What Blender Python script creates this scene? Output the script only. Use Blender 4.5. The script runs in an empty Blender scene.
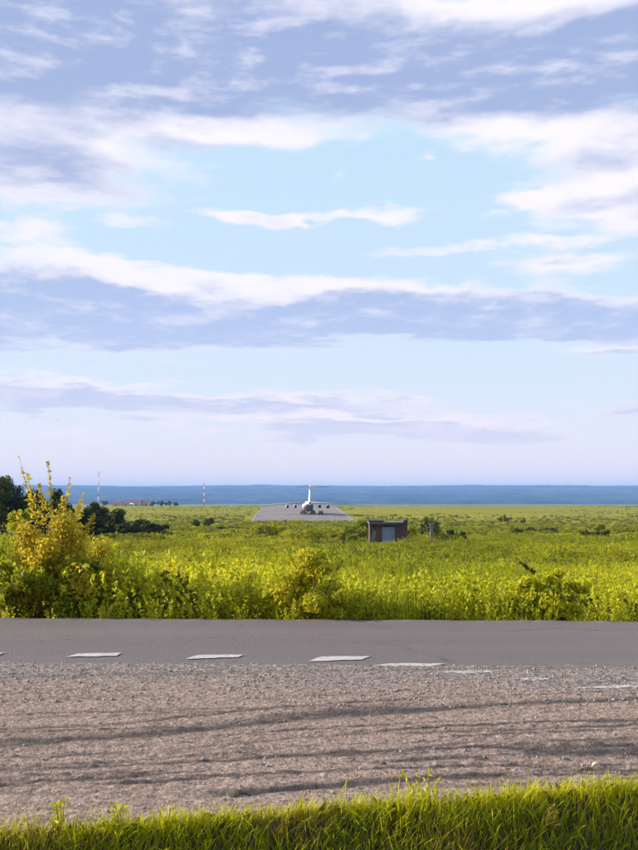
import bpy, bmesh, math, random
import numpy as np
from mathutils import Vector, Matrix, Euler

R = math.radians
scene = bpy.context.scene
col = scene.collection

# ------------------------------------------------------------------ camera
F_PX, W_PX, H_PX, HORIZON = 900.0, 638.0, 850.0, 496.0
EYE = 1.65
PITCH = math.atan((HORIZON - H_PX / 2) / F_PX)
cam_d = bpy.data.cameras.new('camera')
cam_d.sensor_fit = 'HORIZONTAL'
cam_d.sensor_width = 36.0
cam_d.lens = F_PX / W_PX * 36.0
cam_d.clip_start = 0.1
cam_d.clip_end = 60000
cam = bpy.data.objects.new('camera', cam_d)
col.objects.link(cam)
cam.location = (0, 0, EYE)
cam.rotation_euler = (math.pi / 2 + PITCH, 0, 0)
scene.camera = cam

# ------------------------------------------------------------------ exposure, sun, sky
vs = scene.view_settings
scene.display_settings.display_device = 'sRGB'
vs.view_transform = 'Standard'
vs.look = 'None'
vs.exposure = 0.95
vs.gamma = 1.0
vs.use_curve_mapping = False
scene.cycles.use_denoising = True
scene.cycles.use_adaptive_sampling = True
scene.cycles.adaptive_threshold = 0.02
scene.cycles.adaptive_min_samples = 8
scene.cycles.max_bounces = 7
scene.cycles.transparent_max_bounces = 8

SUN_AZ, SUN_EL = -83.0, 20.0           # degrees from the view direction (left is minus), and above the horizon
to_sun = Vector((math.sin(R(SUN_AZ)) * math.cos(R(SUN_EL)), math.cos(R(SUN_AZ)) * math.cos(R(SUN_EL)), math.sin(R(SUN_EL))))
sun_d = bpy.data.lights.new('sun', 'SUN')
sun_d.energy = 5.0
sun_d.angle = R(0.6)
sun_d.color = (1.0, 0.86, 0.66)
sun = bpy.data.objects.new('sun', sun_d)
col.objects.link(sun)
sun.location = (-60, -10, 40)
sun.rotation_euler = to_sun.to_track_quat('Z', 'Y').to_euler()

world = bpy.data.worlds.new('World')
scene.world = world
world.use_nodes = True
wt = world.node_tree
wt.nodes.clear()
world.cycles.sampling_method = 'MANUAL'
world.cycles.sample_map_resolution = 512


class NT:
    """small helper to write node expressions"""
    def __init__(self, tree):
        self.t = tree

    def n(self, kind, **kw):
        nd = self.t.nodes.new(kind)
        for k, v in kw.items():
            setattr(nd, k, v)
        return nd

    def put(self, sock, v):
        if v is None:
            return
        if hasattr(v, 'is_output'):
            self.t.links.new(v, sock)
        else:
            sock.default_value = v

    def m(self, op, a, b=None, c=None, clamp=False):
        nd = self.n('ShaderNodeMath', operation=op, use_clamp=clamp)
        self.put(nd.inputs[0], a); self.put(nd.inputs[1], b)
        if c is not None:
            self.put(nd.inputs[2], c)
        return nd.outputs[0]

    def vm(self, op, a, b=None, scale=None):
        nd = self.n('ShaderNodeVectorMath', operation=op)
        self.put(nd.inputs[0], a); self.put(nd.inputs[1], b)
        if scale is not None:
            self.put(nd.inputs['Scale'], scale)
        return nd.outputs['Value'] if op in ('LENGTH', 'DOT_PRODUCT') else nd.outputs[0]

    def xyz(self, x, y, z=0.0):
        nd = self.n('ShaderNodeCombineXYZ')
        for i, v in enumerate((x, y, z)):
            self.put(nd.inputs[i], v)
        return nd.outputs[0]

    def sep(self, v):
        nd = self.n('ShaderNodeSeparateXYZ'); self.put(nd.inputs[0], v)
        return nd.outputs[0], nd.outputs[1], nd.outputs[2]

    def step(self, v, a, b, lo=0.0, hi=1.0, smooth=True):
        nd = self.n('ShaderNodeMapRange', interpolation_type='SMOOTHSTEP' if smooth else 'LINEAR')
        nd.clamp = True if hasattr(nd, 'clamp') else None
        self.put(nd.inputs[0], v)
        for i, x in enumerate((a, b, lo, hi)):
            self.put(nd.inputs[i + 1], x)
        return nd.outputs[0]

    def mix(self, f, a, b, mode='MIX'):
        nd = self.n('ShaderNodeMix', data_type='RGBA', blend_type=mode)
        self.put(nd.inputs[0], f)
        for s, v in ((nd.inputs[6], a), (nd.inputs[7], b)):
            if not hasattr(v, 'is_output') and len(v) == 3:
                v = (*v, 1)
            self.put(s, v)
        return nd.outputs[2]

    def noise(self, vec, scale, detail=4, rough=0.5, dist=0.0, out='Fac', dims='3D'):
        nd = self.n('ShaderNodeTexNoise', noise_dimensions=dims)
        self.put(nd.inputs['Vector'], vec)
        nd.inputs['Scale'].default_value = scale
        nd.inputs['Detail'].default_value = detail
        nd.inputs['Roughness'].default_value = rough
        nd.inputs['Distortion'].default_value = dist
        return nd.outputs[out]

    def attr(self, name):
        return self.n('ShaderNodeAttribute', attribute_name=name)


def pix_dir(px, py):
    u, v = (px - W_PX / 2) / F_PX, (H_PX / 2 - py) / F_PX
    return Vector((u, math.cos(PITCH) - v * math.sin(PITCH), math.sin(PITCH) + v * math.cos(PITCH))).normalized()


def pix_ang(px, py):
    d = pix_dir(px, py)
    return math.atan2(d.x, d.y), math.asin(d.z)


# cloud banks of this evening sky: centre and half size (photo pixels -> azimuth, elevation), tilt, weight
CLOUDS = [
    # upper deck over the whole view
    (-160, -70, 420, 250, 0, 1.00), (90, 20, 330, 130, 0, 0.70), (330, 45, 330, 105, 2, 0.90), (560, 50, 300, 78, -4, 0.85),
    (760, 10, 380, 150, 0, 0.80), (300, -140, 700, 190, 0, 0.80),
    # left bank beneath it
    (30, 160, 250, 62, 3, 1.05), (230, 128, 190, 34, 4, 0.70), (-220, 170, 260, 90, 0, 0.9),
    # right bank
    (600, 190, 190, 56, -4, 0.95), (530, 134, 150, 32, 4, 0.80), (520, 196, 90, 16, 0, .5), (780, 170, 220, 90, 0, 0.9),
    # thin streaks in the gap
    (300, 214, 150, 8, 0, 0.72), (385, 206, 70, 11, 0, 0.6), (470, 243, 170, 13, 0, 0.60), (265, 216, 60, 9, 0, .4),
    (416, 150, 24, 9, 0, .55), (316, 174, 22, 7, 0, .5), (130, 225, 110, 12, 0, .45), (20, 232, 100, 16, 0, .5),
    # the long blue-grey bank
    (-60, 306, 330, 62, 2, 1.15), (170, 312, 300, 62, 2, 1.05), (430, 312, 330, 36, 1, 0.95), (640, 316, 260, 34, 0, 0.9),
    (110, 266, 250, 22, 4, 0.6), (540, 268, 120, 26, 0, 0.75), (330, 282, 200, 20, 3, .6), (-300, 320, 300, 70, 0, 1.0), (850, 310, 260, 60, 0, .9),
    # low thin bands
    (60, 400, 300, 30, 1, 0.95), (330, 405, 200, 20, 0, 0.7), (420, 427, 250, 26, 0, 1.0), (230, 420, 200, 14, 0, 0.5), (600, 352, 170, 14, 0, 0.55),
    (60, 440, 200, 10, 0, .40), (560, 412, 160, 12, 0, .5), (-260, 410, 240, 30, 0, .7), (800, 400, 260, 26, 0, .6),
]


# where those banks are thick enough to be grey
SHADES = [
    (-120, 20, 420, 130, 0, 1.0), (150, 40, 300, 75, 0, 0.9), (400, 74, 340, 66, 1, 1.3), (620, 66, 260, 56, -3, 1.15), (780, 40, 300, 110, 0, .9),
    (300, -140, 700, 170, 0, 0.8), (240, 96, 180, 26, 0, .55),
    (40, 172, 230, 36, 2, 0.62), (215, 148, 120, 16, 3, 0.5), (-220, 170, 260, 60, 0, .8),
    (600, 165, 110, 20, 0, 0.45), (590, 205, 120, 14, 0, 0.5), (790, 180, 200, 50, 0, .8), (535, 266, 50, 8, 0, .45),
    (-40, 310, 330, 58, 2, 1.5), (190, 318, 270, 46, 2, 1.4), (430, 316, 300, 30, 1, 1.35), (640, 316, 260, 30, 0, 1.25), (-300, 330, 300, 55, 0, 1.1),
    (850, 315, 260, 45, 0, 1.0), (600, 354, 150, 9, 0, 0.6), (470, 338, 90, 8, 0, .6),
    (60, 406, 280, 22, 1, 1.35), (330, 408, 160, 12, 0, 0.8), (420, 430, 230, 17, 0, 1.6), (560, 412, 150, 8, 0, .5), (-260, 412, 240, 22, 0, .7), (800, 402, 260, 18, 0, .6),
]


def density_group():
    g = bpy.data.node_groups.new('cloud_density', 'ShaderNodeTree')
    g.interface.new_socket('Direction', in_out='INPUT', socket_type='NodeSocketVector')
    g.interface.new_socket('Density', in_out='OUTPUT', socket_type='NodeSocketFloat')
    g.interface.new_socket('Shade', in_out='OUTPUT', socket_type='NodeSocketFloat')
    g.interface.new_socket('Relief', in_out='OUTPUT', socket_type='NodeSocketFloat')
    q = NT(g)
    gi, go = q.n('NodeGroupInput'), q.n('NodeGroupOutput')
    d = q.vm('NORMALIZE', gi.outputs[0])
    x, y, z = q.sep(d)
    zz = q.m('ADD', q.m('MAXIMUM', z, 0.0), 0.10)
    plane = q.xyz(q.m('DIVIDE', x, zz), q.m('DIVIDE', y, zz), 0.0)       # a flat cloud layer seen from below
    az, el = q.m('ARCTAN2', x, y), q.m('ARCSINE', z)
    ang = q.xyz(az, el, 0.0)
    st = q.xyz(q.m('MULTIPLY', az, 1.0), q.m('MULTIPLY', el, 3.4), 0.0)  # streaky coordinates
    big = q.noise(st, 3.0, 2, 0.5, out='Color', dims='2D')
    warp = q.vm('MULTIPLY', q.vm('SUBTRACT', big, (0.5, 0.5, 0.5)), (0.16, 0.045, 0.0))
    fine = q.noise(plane, 2.6, 4, 0.65, 0.0, out='Color', dims='2D')
    warp2 = q.vm('MULTIPLY', q.vm('SUBTRACT', fine, (0.5, 0.5, 0.5)), (0.10, 0.046, 0.0))
    p = q.vm('ADD', q.vm('ADD', ang, warp), warp2)
    def banks(table):
        total = None
        for (cx, cy, hw, hh, tilt, wgt) in table:
            a0, e0 = pix_ang(cx, cy)
            k = math.tan(R(tilt))
            if abs(k) > 1e-4:            # tilted bank
                pp = q.vm('ADD', p, q.xyz(0.0, q.m('MULTIPLY', q.m('SUBTRACT', az, a0), k), 0.0))
            else:
                pp = p
            sx, sy = F_PX / hw, F_PX / hh
            nd = q.n('ShaderNodeVectorMath', operation='MULTIPLY_ADD')
            q.put(nd.inputs[0], pp)
            nd.inputs[1].default_value = (sx, sy, 0)
            nd.inputs[2].default_value = (-a0 * sx, -e0 * sy, 0)
            f = q.m('SUBTRACT', 1.0, q.vm('DOT_PRODUCT', nd.outputs[0], nd.outputs[0]), clamp=True)
            f = q.m('MULTIPLY', f, f)
            total = q.m('MULTIPLY', f, wgt) if total is None else q.m('MULTIPLY_ADD', f, wgt, total)
        return total
    total = banks(CLOUDS)
    # the same kind of banks go on round the rest of the sky
    rest = q.step(q.noise(st, 2.3, 2, 0.5, dims='2D'), 0.40, 0.72)
    outside = q.m('MAXIMUM', q.step(q.m('ABSOLUTE', az), 0.42, 0.75), q.step(el, 0.56, 0.80))
    total = q.m('ADD', q.m('MULTIPLY', total, q.m('SUBTRACT', 1.0, outside)), q.m('MULTIPLY', q.m('MULTIPLY', rest, outside), 1.1))
    n1 = q.noise(plane, 1.7, 5, 0.60, 0.0, dims='2D')
    n2 = q.noise(st, 8.5, 7, 0.66, 0.0, dims='2D')
    n3 = q.noise(q.vm('ADD', st, (-0.016, 0.034, 0.0)), 8.5, 4, 0.60, 0.0, dims='2D')   # the same, a little nearer the sun
    q.put(go.inputs[2], q.m('SUBTRACT', n2, n3))
    n5 = q.noise(q.vm('MULTIPLY', st, (1.0, 5.0, 1.0)), 5.0, 4, 0.6, 0.0, dims='2D')             # long thin streaks low in the sky
    low = q.m('MULTIPLY', q.m('SUBTRACT', n5, 0.5), q.step(el, 0.24, 0.08, 0.0, 1.3))
    det = q.m('ADD', q.m('MULTIPLY', q.m('SUBTRACT', n1, 0.5), 0.9), q.m('MULTIPLY', q.m('SUBTRACT', n2, 0.5), 1.2))
    det = q.m('ADD', det, low)
    q.put(go.inputs[0], q.m('ADD', total, det))
    dark = q.m('ADD', q.m('MULTIPLY', banks(SHADES), q.m('SUBTRACT', 1.0, outside)), q.m('MULTIPLY', q.m('MULTIPLY', rest, outside), 0.6))
    q.put(go.inputs[1], q.m('ADD', dark, q.m('MULTIPLY', det, 1.1)))
    return g


def build_world():
    q = NT(wt)
    out = q.n('ShaderNodeOutputWorld')
    bg = q.n('ShaderNodeBackground')
    bg.inputs['Strength'].default_value = 0.08
    sky = q.n('ShaderNodeTexSky', sky_type='NISHITA')
    sky.sun_disc = False
    sky.sun_elevation = R(SUN_EL)
    sky.sun_rotation = R(SUN_AZ)
    sky.air_density = 1.0
    sky.dust_density = 0.6
    sky.ozone_density = 1.2
    grp = density_group()
    d = q.n('ShaderNodeTexCoord').outputs['Generated']
    g0 = q.n('ShaderNodeGroup'); g0.node_tree = grp
    q.put(g0.inputs[0], d)
    D0 = g0.outputs[0]
    x, y, z = q.sep(d)
    alpha = q.step(D0, 0.18, 0.78)
    thick = q.step(g0.outputs[1], 0.0, 1.0)
    lit = q.step(g0.outputs[2], -0.06, 0.30)
    grey = q.m('MULTIPLY', thick, q.m('SUBTRACT', 1.0, q.m('MULTIPLY', lit, 0.5)))
    cloud = q.mix(grey, (6.7, 6.45, 7.0), q.mix(q.step(q.m('ARCSINE', z), 0.16, 0.30), (2.1, 3.3, 5.7), (2.25, 2.95, 4.8)))
    clear = q.mix(0.85, sky.outputs[0], (4.0, 5.6, 6.9))
    c = q.mix(alpha, clear, cloud)
    # thick low air near the horizon
    hz = q.m('POWER', 2.718, q.m('MULTIPLY', q.m('MAXIMUM', z, 0.0), -5.2))
    c = q.mix(q.m('MULTIPLY', hz, 0.76), c, (5.9, 5.7, 6.3))
    hz2 = q.m('POWER', 2.718, q.m('MULTIPLY', q.m('MAXIMUM', z, 0.0), -20.0))
    c = q.mix(q.m('MULTIPLY', hz2, 0.85), c, (8.2, 6.3, 5.9))
    q.put(bg.inputs['Color'], c)
    wt.links.new(bg.outputs[0], out.inputs['Surface'])


build_world()

# ------------------------------------------------------------------ helpers
rng = np.random.default_rng(11)


def vnoise(x, y, seed=0):
    """smooth value noise in numpy, 0..1"""
    tab = np.random.default_rng(seed).random((256, 256))
    x = np.asarray(x, float); y = np.asarray(y, float)
    xi, yi = np.floor(x).astype(int), np.floor(y).astype(int)
    fx, fy = x - xi, y - yi
    fx = fx * fx * (3 - 2 * fx); fy = fy * fy * (3 - 2 * fy)
    g = lambda a, b: tab[a % 256, b % 256]
    return (g(xi, yi) * (1 - fx) + g(xi + 1, yi) * fx) * (1 - fy) + (g(xi, yi + 1) * (1 - fx) + g(xi + 1, yi + 1) * fx) * fy


def fbm(x, y, seed=0, octaves=4, rough=0.5):
    s, a, t = 0.0, 1.0, 0.0
    for o in range(octaves):
        s = s + a * vnoise(np.asarray(x) * 2 ** o + 17.3 * o, np.asarray(y) * 2 ** o + 5.1 * o, seed + o)
        t += a
        a *= rough
    return s / t


def mesh_np(name, V, F, mats=(), attrs=None, smooth=False, fmat=None):
    """one mesh from arrays; F is (n,3) or (n,4)"""
    V = np.ascontiguousarray(V, np.float32); F = np.ascontiguousarray(F, np.int32)
    me = bpy.data.meshes.new(name)
    k = F.shape[1]
    me.vertices.add(len(V)); me.vertices.foreach_set('co', V.ravel())
    me.loops.add(F.size); me.loops.foreach_set('vertex_index', F.ravel())
    me.polygons.add(len(F)); me.polygons.foreach_set('loop_start', np.arange(len(F), dtype=np.int32) * k)
    if smooth:
        me.polygons.foreach_set('use_smooth', np.ones(len(F), bool))
    for m in mats:
        me.materials.append(m)
    if fmat is not None:
        me.polygons.foreach_set('material_index', np.asarray(fmat, np.int32))
    for an, av in (attrs or {}).items():
        at = me.attributes.new(an, 'FLOAT', 'POINT')
        at.data.foreach_set('value', np.ascontiguousarray(av, np.float32))
    me.update(calc_edges=True)
    return me


def link(name, me, parent=None, loc=None):
    o = bpy.data.objects.new(name, me)
    col.objects.link(o)
    if parent is not None:
        o.parent = parent
    if loc is not None:
        o.location = loc
    return o


def tag(o, label=None, cat=None, group=None, kind=None):
    for k, v in (('label', label), ('category', cat), ('group', group), ('kind', kind)):
        if v:
            o[k] = v
    return o


def thing(name, label, cat, loc=(0, 0, 0), rz=0.0, group=None):
    o = link(name, None, loc=loc)
    o.empty_display_size = 0.2
    o.rotation_euler = (0, 0, rz)
    return tag(o, label, cat, group)


class MB:
    """collects boxes, tubes and lofts into one mesh"""
    def __init__(self):
        self.v, self.f, self.sm = [], [], []

    def quadmesh(self, vs, fs, smooth=False):
        b = len(self.v)
        self.v += [tuple(p) for p in vs]
        self.f += [tuple(i + b for i in f) for f in fs]
        self.sm += [smooth] * len(fs)
        return self

    def box(self, x0, x1, y0, y1, z0, z1):
        return self.quadmesh([(x, y, z) for z in (z0, z1) for x, y in ((x0, y0), (x1, y0), (x1, y1), (x0, y1))],
                             [(3, 2, 1, 0), (4, 5, 6, 7), (0, 1, 5, 4), (1, 2, 6, 5), (2, 3, 7, 6), (3, 0, 4, 7)])

    def loft(self, rings, caps=True, smooth=True):
        n = len(rings[0])
        vs = [p for r in rings for p in r]
        fs = [(i * n + j, i * n + (j + 1) % n, (i + 1) * n + (j + 1) % n, (i + 1) * n + j) for i in range(len(rings) - 1) for j in range(n)]
        self.quadmesh(vs, fs, smooth)
        if caps:
            b = len(self.v) - len(vs)
            self.f += [tuple(b + j for j in range(n))[::-1], tuple(b + (len(rings) - 1) * n + j for j in range(n))]
            self.sm += [False, False]
        return self

    def tube(self, pts, radii, n=6, caps=True):
        pts = [Vector(p) for p in pts]
        if not hasattr(radii, '__len__'):
            radii = [radii] * len(pts)
        rings = []
        for i, p in enumerate(pts):
            d = (pts[min(i + 1, len(pts) - 1)] - pts[max(i - 1, 0)]).normalized()
            a = d.orthogonal().normalized() if i == 0 else (a - d * a.dot(d)).normalized()
            b = d.cross(a)
            rings.append([p + (a * math.cos(t) + b * math.sin(t)) * radii[i] for t in [2 * math.pi * j / n for j in range(n)]])
        return self.loft(rings, caps)

    def build(self, name, mat, parent=None, loc=None, bevel=0.0):
        me = bpy.data.meshes.new(name)
        me.from_pydata(self.v, [], self.f)
        me.polygons.foreach_set('use_smooth', self.sm)
        me.materials.append(mat)
        bm = bmesh.new(); bm.from_mesh(me)
        if bevel:
            bmesh.ops.bevel(bm, geom=[e for e in bm.edges], offset=bevel, segments=1, affect='EDGES', clamp_overlap=True)
        bmesh.ops.recalc_face_normals(bm, faces=bm.faces)
        bm.to_mesh(me); bm.free()
        return link(name, me, parent, loc)


# ------------------------------------------------------------------ terrain shape
PROF = [(-900, -3.0), (-60, -2.0), (-30, -1.4), (0, -0.55), (5.6, -0.10), (12.0, -0.10), (12.9, -0.22), (14.5, -0.62), (17, -0.95),
        (22, -1.15), (30, -1.35), (50, -2.0), (95, -3.35), (140, -4.55), (200, -6.0), (300, -8.1), (372, -8.95), (380, -8.95), (469, -7.90), (620, -6.13),
        (720, -6.8), (900, -8.4), (1050, -10.1), (1500, -16.0), (2500, -26), (4000, -38), (6000, -47), (14000, -47)]
PY = np.array([p[0] for p in PROF], float); PZ = np.array([p[1] for p in PROF], float)


def rw_x(y):         # runway axis
    return -7.0 - 0.028 * (np.asarray(y, float) - 380)


def edge_near(x):    # where the verge grass meets the dirt shoulder
    return 4.86 + 0.23 * np.clip(x, -6, 6) + 0.10 * (fbm(np.asarray(x) * 1.3, 0.0 * np.asarray(x), 5, 3) - 0.5)


def gz(x, y):
    """height of the ground"""
    x = np.asarray(x, float); y = np.asarray(y, float)
    z = np.interp(y, PY, PZ)
    off = np.clip((y - 16) / 30, 0, 1)
    rw = np.clip((np.abs(x - rw_x(y)) - 34) / 30, 0, 1) * (y > 340) + (y <= 340) * np.clip((345 - y) / 60, 0, 1)
    e = y - edge_near(x)
    zn = np.interp(e, [-40, -4.7, -1.6, -0.8, -0.4, -0.12, 0.02, 0.3, 0.6], [-1.6, -0.65, -0.56, -0.48, -0.22, 0.01, -0.005, -0.09, -0.10])
    z = np.where((y < 8) & (y > -30), zn, z)
    z = z + off * rw * (fbm(x * 0.045, y * 0.045, 3, 3) - 0.5) * np.clip(y / 90, 0.2, 1.1) * np.clip((2500 - y) / 1500, 0, 1)
    return z


def gpt(px, d):
    """point of the ground below photo column px at distance d"""
    x = (px - W_PX / 2) / F_PX * d
    return Vector((x, d, float(gz(x, d))))


ROAD_SLOPE = -0.036


def road_near(x):
    return 9.12 + ROAD_SLOPE * x


def road_far(x):
    return 12.22 + ROAD_SLOPE * x


# ------------------------------------------------------------------ materials
def new_mat(name):
    m = bpy.data.materials.new(name)
    m.use_nodes = True
    m.node_tree.nodes.clear()
    q = NT(m.node_tree)
    return m, q, q.n('ShaderNodeOutputMaterial')


def principled(q, out, colr, rough=0.8, bump=None, bump_s=0.3, bump_d=0.02, metallic=0.0, spec=None):
    p = q.n('ShaderNodeBsdfPrincipled')
    if not hasattr(colr, 'is_output') and len(colr) == 3:
        colr = (*colr, 1)
    q.put(p.inputs['Base Color'], colr)
    q.put(p.inputs['Roughness'], rough)
    p.inputs['Metallic'].default_value = metallic
    if spec is not None:
        p.inputs['Specular IOR Level'].default_value = spec
    if bump is not None:
        b = q.n('ShaderNodeBump')
        b.inputs['Strength'].default_value = bump_s
        b.inputs['Distance'].default_value = bump_d
        q.put(b.inputs['Height'], bump)
        q.t.links.new(b.outputs[0], p.inputs['Normal'])
    if out is not None:
        q.t.links.new(p.outputs[0], out.inputs['Surface'])
    return p


def paint(name, c, rough=0.5, var=0.12, scale=3.0, metallic=0.0):
    """painted or weathered surface with a little unevenness"""
    m, q, out = new_mat(name)
    tc = q.n('ShaderNodeTexCoord').outputs['Object']
    n = q.noise(tc, scale, 6, 0.6)
    c2 = tuple(v * (1 - 2.2 * var) for v in c)
    principled(q, out, q.mix(q.step(n, 0.35, 0.7), c, c2), rough, n, 0.15, 0.01, metallic)
    return m


def leaf_mat(name, dark, mid, light, trans=0.4, rough=0.55, patch=False):
    """leaf colours run dark-mid-light from leaf to leaf; light shines through the blade"""
    m, q, out = new_mat(name)
    r = q.attr('rnd').outputs['Fac']
    oi = q.n('ShaderNodeObjectInfo').outputs['Random']
    r = q.m('ADD', r, q.m('MULTIPLY', q.m('SUBTRACT', oi, 0.5), 0.5), clamp=True)
    if patch:                      # stands of one kind of plant or another across the field
        pos = q.n('ShaderNodeNewGeometry').outputs['Position']
        big = q.noise(q.vm('MULTIPLY', pos, (1.0, 0.45, 0.0)), 0.075, 4, 0.6, dims='2D')
        r = q.m('ADD', r, q.m('MULTIPLY', q.m('SUBTRACT', big, 0.54), 2.2), clamp=True)
    c = q.mix(q.step(r, 0.0, 0.55, smooth=False), dark, mid)
    c = q.mix(q.step(r, 0.55, 1.0, smooth=False), c, light)
    p = principled(q, None, c, rough, spec=0.25)
    t = q.n('ShaderNodeBsdfTranslucent')
    q.put(t.inputs['Color'], q.mix(0.5, c, light))
    mx = q.n('ShaderNodeMixShader')
    mx.inputs[0].default_value = trans
    q.t.links.new(p.outputs[0], mx.inputs[1]); q.t.links.new(t.outputs[0], mx.inputs[2])
    q.t.links.new(mx.outputs[0], out.inputs['Surface'])
    return m


def ground_mat():
    m, q, out = new_mat('field_soil')
    pos = q.n('ShaderNodeNewGeometry').outputs['Position']
    x, y, z = q.sep(pos)
    flat = q.xyz(q.m('MULTIPLY', x, 0.35), y, 0.0)
    n1 = q.noise(flat, 0.018, 6, 0.6)
    n2 = q.noise(pos, 0.4, 6, 0.65)
    n3 = q.noise(flat, 0.004, 5, 0.6)
    c = q.mix(q.step(n1, 0.35, 0.68), (0.19, 0.185, 0.008), (0.27, 0.235, 0.012))
    c = q.mix(q.step(n2, 0.48, 0.72), c, (0.10, 0.11, 0.008))
    far = q.step(y, 500, 1200)
    c = q.mix(far, c, q.mix(q.step(n3, 0.4, 0.62), (0.26, 0.24, 0.004), (0.17, 0.17, 0.006)))
    plain = q.step(y, 1400, 2200)
    c = q.mix(plain, c, q.mix(q.step(q.noise(flat, 0.0022, 6, 0.65), 0.46, 0.60), (0.20, 0.215, 0.09), (0.04, 0.065, 0.03)))
    near = q.m('SUBTRACT', 1.0, q.step(y, 11.0, 14.0))
    c = q.mix(near, c, (0.055, 0.042, 0.028))
    principled(q, out, c, 0.95, n2, 0.6, 0.15, spec=0.1)
    return m


def asphalt_mat():
    m, q, out = new_mat('asphalt')
    pos = q.n('ShaderNodeNewGeometry').outputs['Position']
    x, y, z = q.sep(pos)
    st = q.xyz(q.m('MULTIPLY', x, 0.12), q.m('MULTIPLY', y, 1.4), 0.0)
    n1 = q.noise(st, 1.0, 5, 0.6)
    n2 = q.noise(q.vm('MULTIPLY', pos, (1.0, 0.6, 1.0)), 60.0, 4, 0.75)
    n3 = q.noise(pos, 1.1, 5, 0.6)
    c = q.mix(q.step(n1, 0.3, 0.7), (0.110, 0.090, 0.098), (0.140, 0.115, 0.120))
    c = q.mix(q.step(n2, 0.52, 0.70), c, (0.25, 0.22, 0.21))
    c = q.mix(q.m('MULTIPLY', q.step(n2, 0.48, 0.34), 0.8), c, (0.055, 0.065, 0.068))
    c = q.mix(q.m('MULTIPLY', q.step(n3, 0.52, 0.72), 0.35), c, (0.10, 0.095, 0.10))
    wheel = q.noise(q.xyz(q.m('MULTIPLY', x, 0.03), q.m('MULTIPLY', q.m('ADD', y, q.m('MULTIPLY', x, 0.036)), 1.1), 3.0), 1.0, 3, 0.5)
    c = q.mix(q.m('MULTIPLY', q.step(wheel, 0.45, 0.65), 0.45), c, (0.115, 0.104, 0.110))
    # a few cracks
    vo = q.n('ShaderNodeTexVoronoi', feature='DISTANCE_TO_EDGE')
    wob = q.vm('ADD', q.xyz(q.m('MULTIPLY', x, 0.28), y, 0.0), q.vm('SCALE', q.noise(pos, 1.6, 4, 0.6, out='Color'), scale=0.5))
    q.put(vo.inputs['Vector'], wob)
    vo.inputs['Scale'].default_value = 0.55
    crack = q.m('MULTIPLY', q.m('SUBTRACT', 1.0, q.step(vo.outputs['Distance'], 0.004, 0.016)), q.step(n3, 0.45, 0.58))
    c = q.mix(q.m('MULTIPLY', crack, 0.45), c, (0.035, 0.032, 0.033))
    principled(q, out, c, 0.82, q.m('SUBTRACT', n2, q.m('MULTIPLY', crack, 0.6)), 0.55, 0.012, spec=0.35)
    return m


def gravel_mat():
    m, q, out = new_mat('gravel_shoulder')
    pos = q.n('ShaderNodeNewGeometry').outputs['Position']
    x, y, z = q.sep(pos)
    wet_shade = q.attr('damp_shade').outputs['Fac']
    old = q.attr('tarry').outputs['Fac']
    n1 = q.noise(pos, 1.3, 6, 0.62)
    n2 = q.noise(pos, 34.0, 5, 0.7)
    n3 = q.noise(pos, 9.0, 5, 0.65)
    c = q.mix(q.step(n1, 0.3, 0.7), (0.245, 0.172, 0.146), (0.315, 0.227, 0.190))
    c = q.mix(q.m('MULTIPLY', q.step(n3, 0.50, 0.70), 0.55), c, (0.165, 0.128, 0.108))
    c = q.mix(old, c, q.mix(q.step(n2, 0.4, 0.6), (0.150, 0.124, 0.126), (0.27, 0.222, 0.21)))
    n4 = q.noise(q.vm('MULTIPLY', pos, (1.0, 0.7, 1.0)), 55.0, 3, 0.7)
    c = q.mix(q.m('MULTIPLY', q.step(n2, 0.52, 0.66), 0.8), c, (0.50, 0.42, 0.37))
    c = q.mix(q.m('MULTIPLY', q.step(n2, 0.47, 0.34), 0.85), c, (0.075, 0.058, 0.054))
    c = q.mix(q.m('MULTIPLY', q.step(n4, 0.45, 0.34), 0.8), c, (0.06, 0.047, 0.045))
    c = q.mix(q.m('MULTIPLY', q.step(n4, 0.58, 0.68), 0.6), c, (0.52, 0.45, 0.40))
    c = q.mix(wet_shade, c, q.mix(q.step(n3, 0.35, 0.65), (0.050, 0.041, 0.043), (0.095, 0.076, 0.070)))
    principled(q, out, c, 0.9, q.m('ADD', q.m('ADD', n2, n3), n4), 0.75, 0.022, spec=0.25)
    return m


def line_mat():
    m, q, out = new_mat('worn_white_line')
    pos = q.n('ShaderNodeNewGeometry').outputs['Position']
    w = q.attr('wear').outputs['Fac']
    n = q.noise(pos, 22.0, 6, 0.75)
    gone = q.step(n, q.m('SUBTRACT', 0.60, w), q.m('SUBTRACT', 0.68, w))
    c = q.mix(q.noise(pos, 3.0, 4), (0.52, 0.47, 0.475), (0.36, 0.32, 0.32))
    c = q.mix(gone, c, (0.15, 0.13, 0.13))
    principled(q, out, c, 0.7, n, 0.3, 0.006)
    return m


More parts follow.
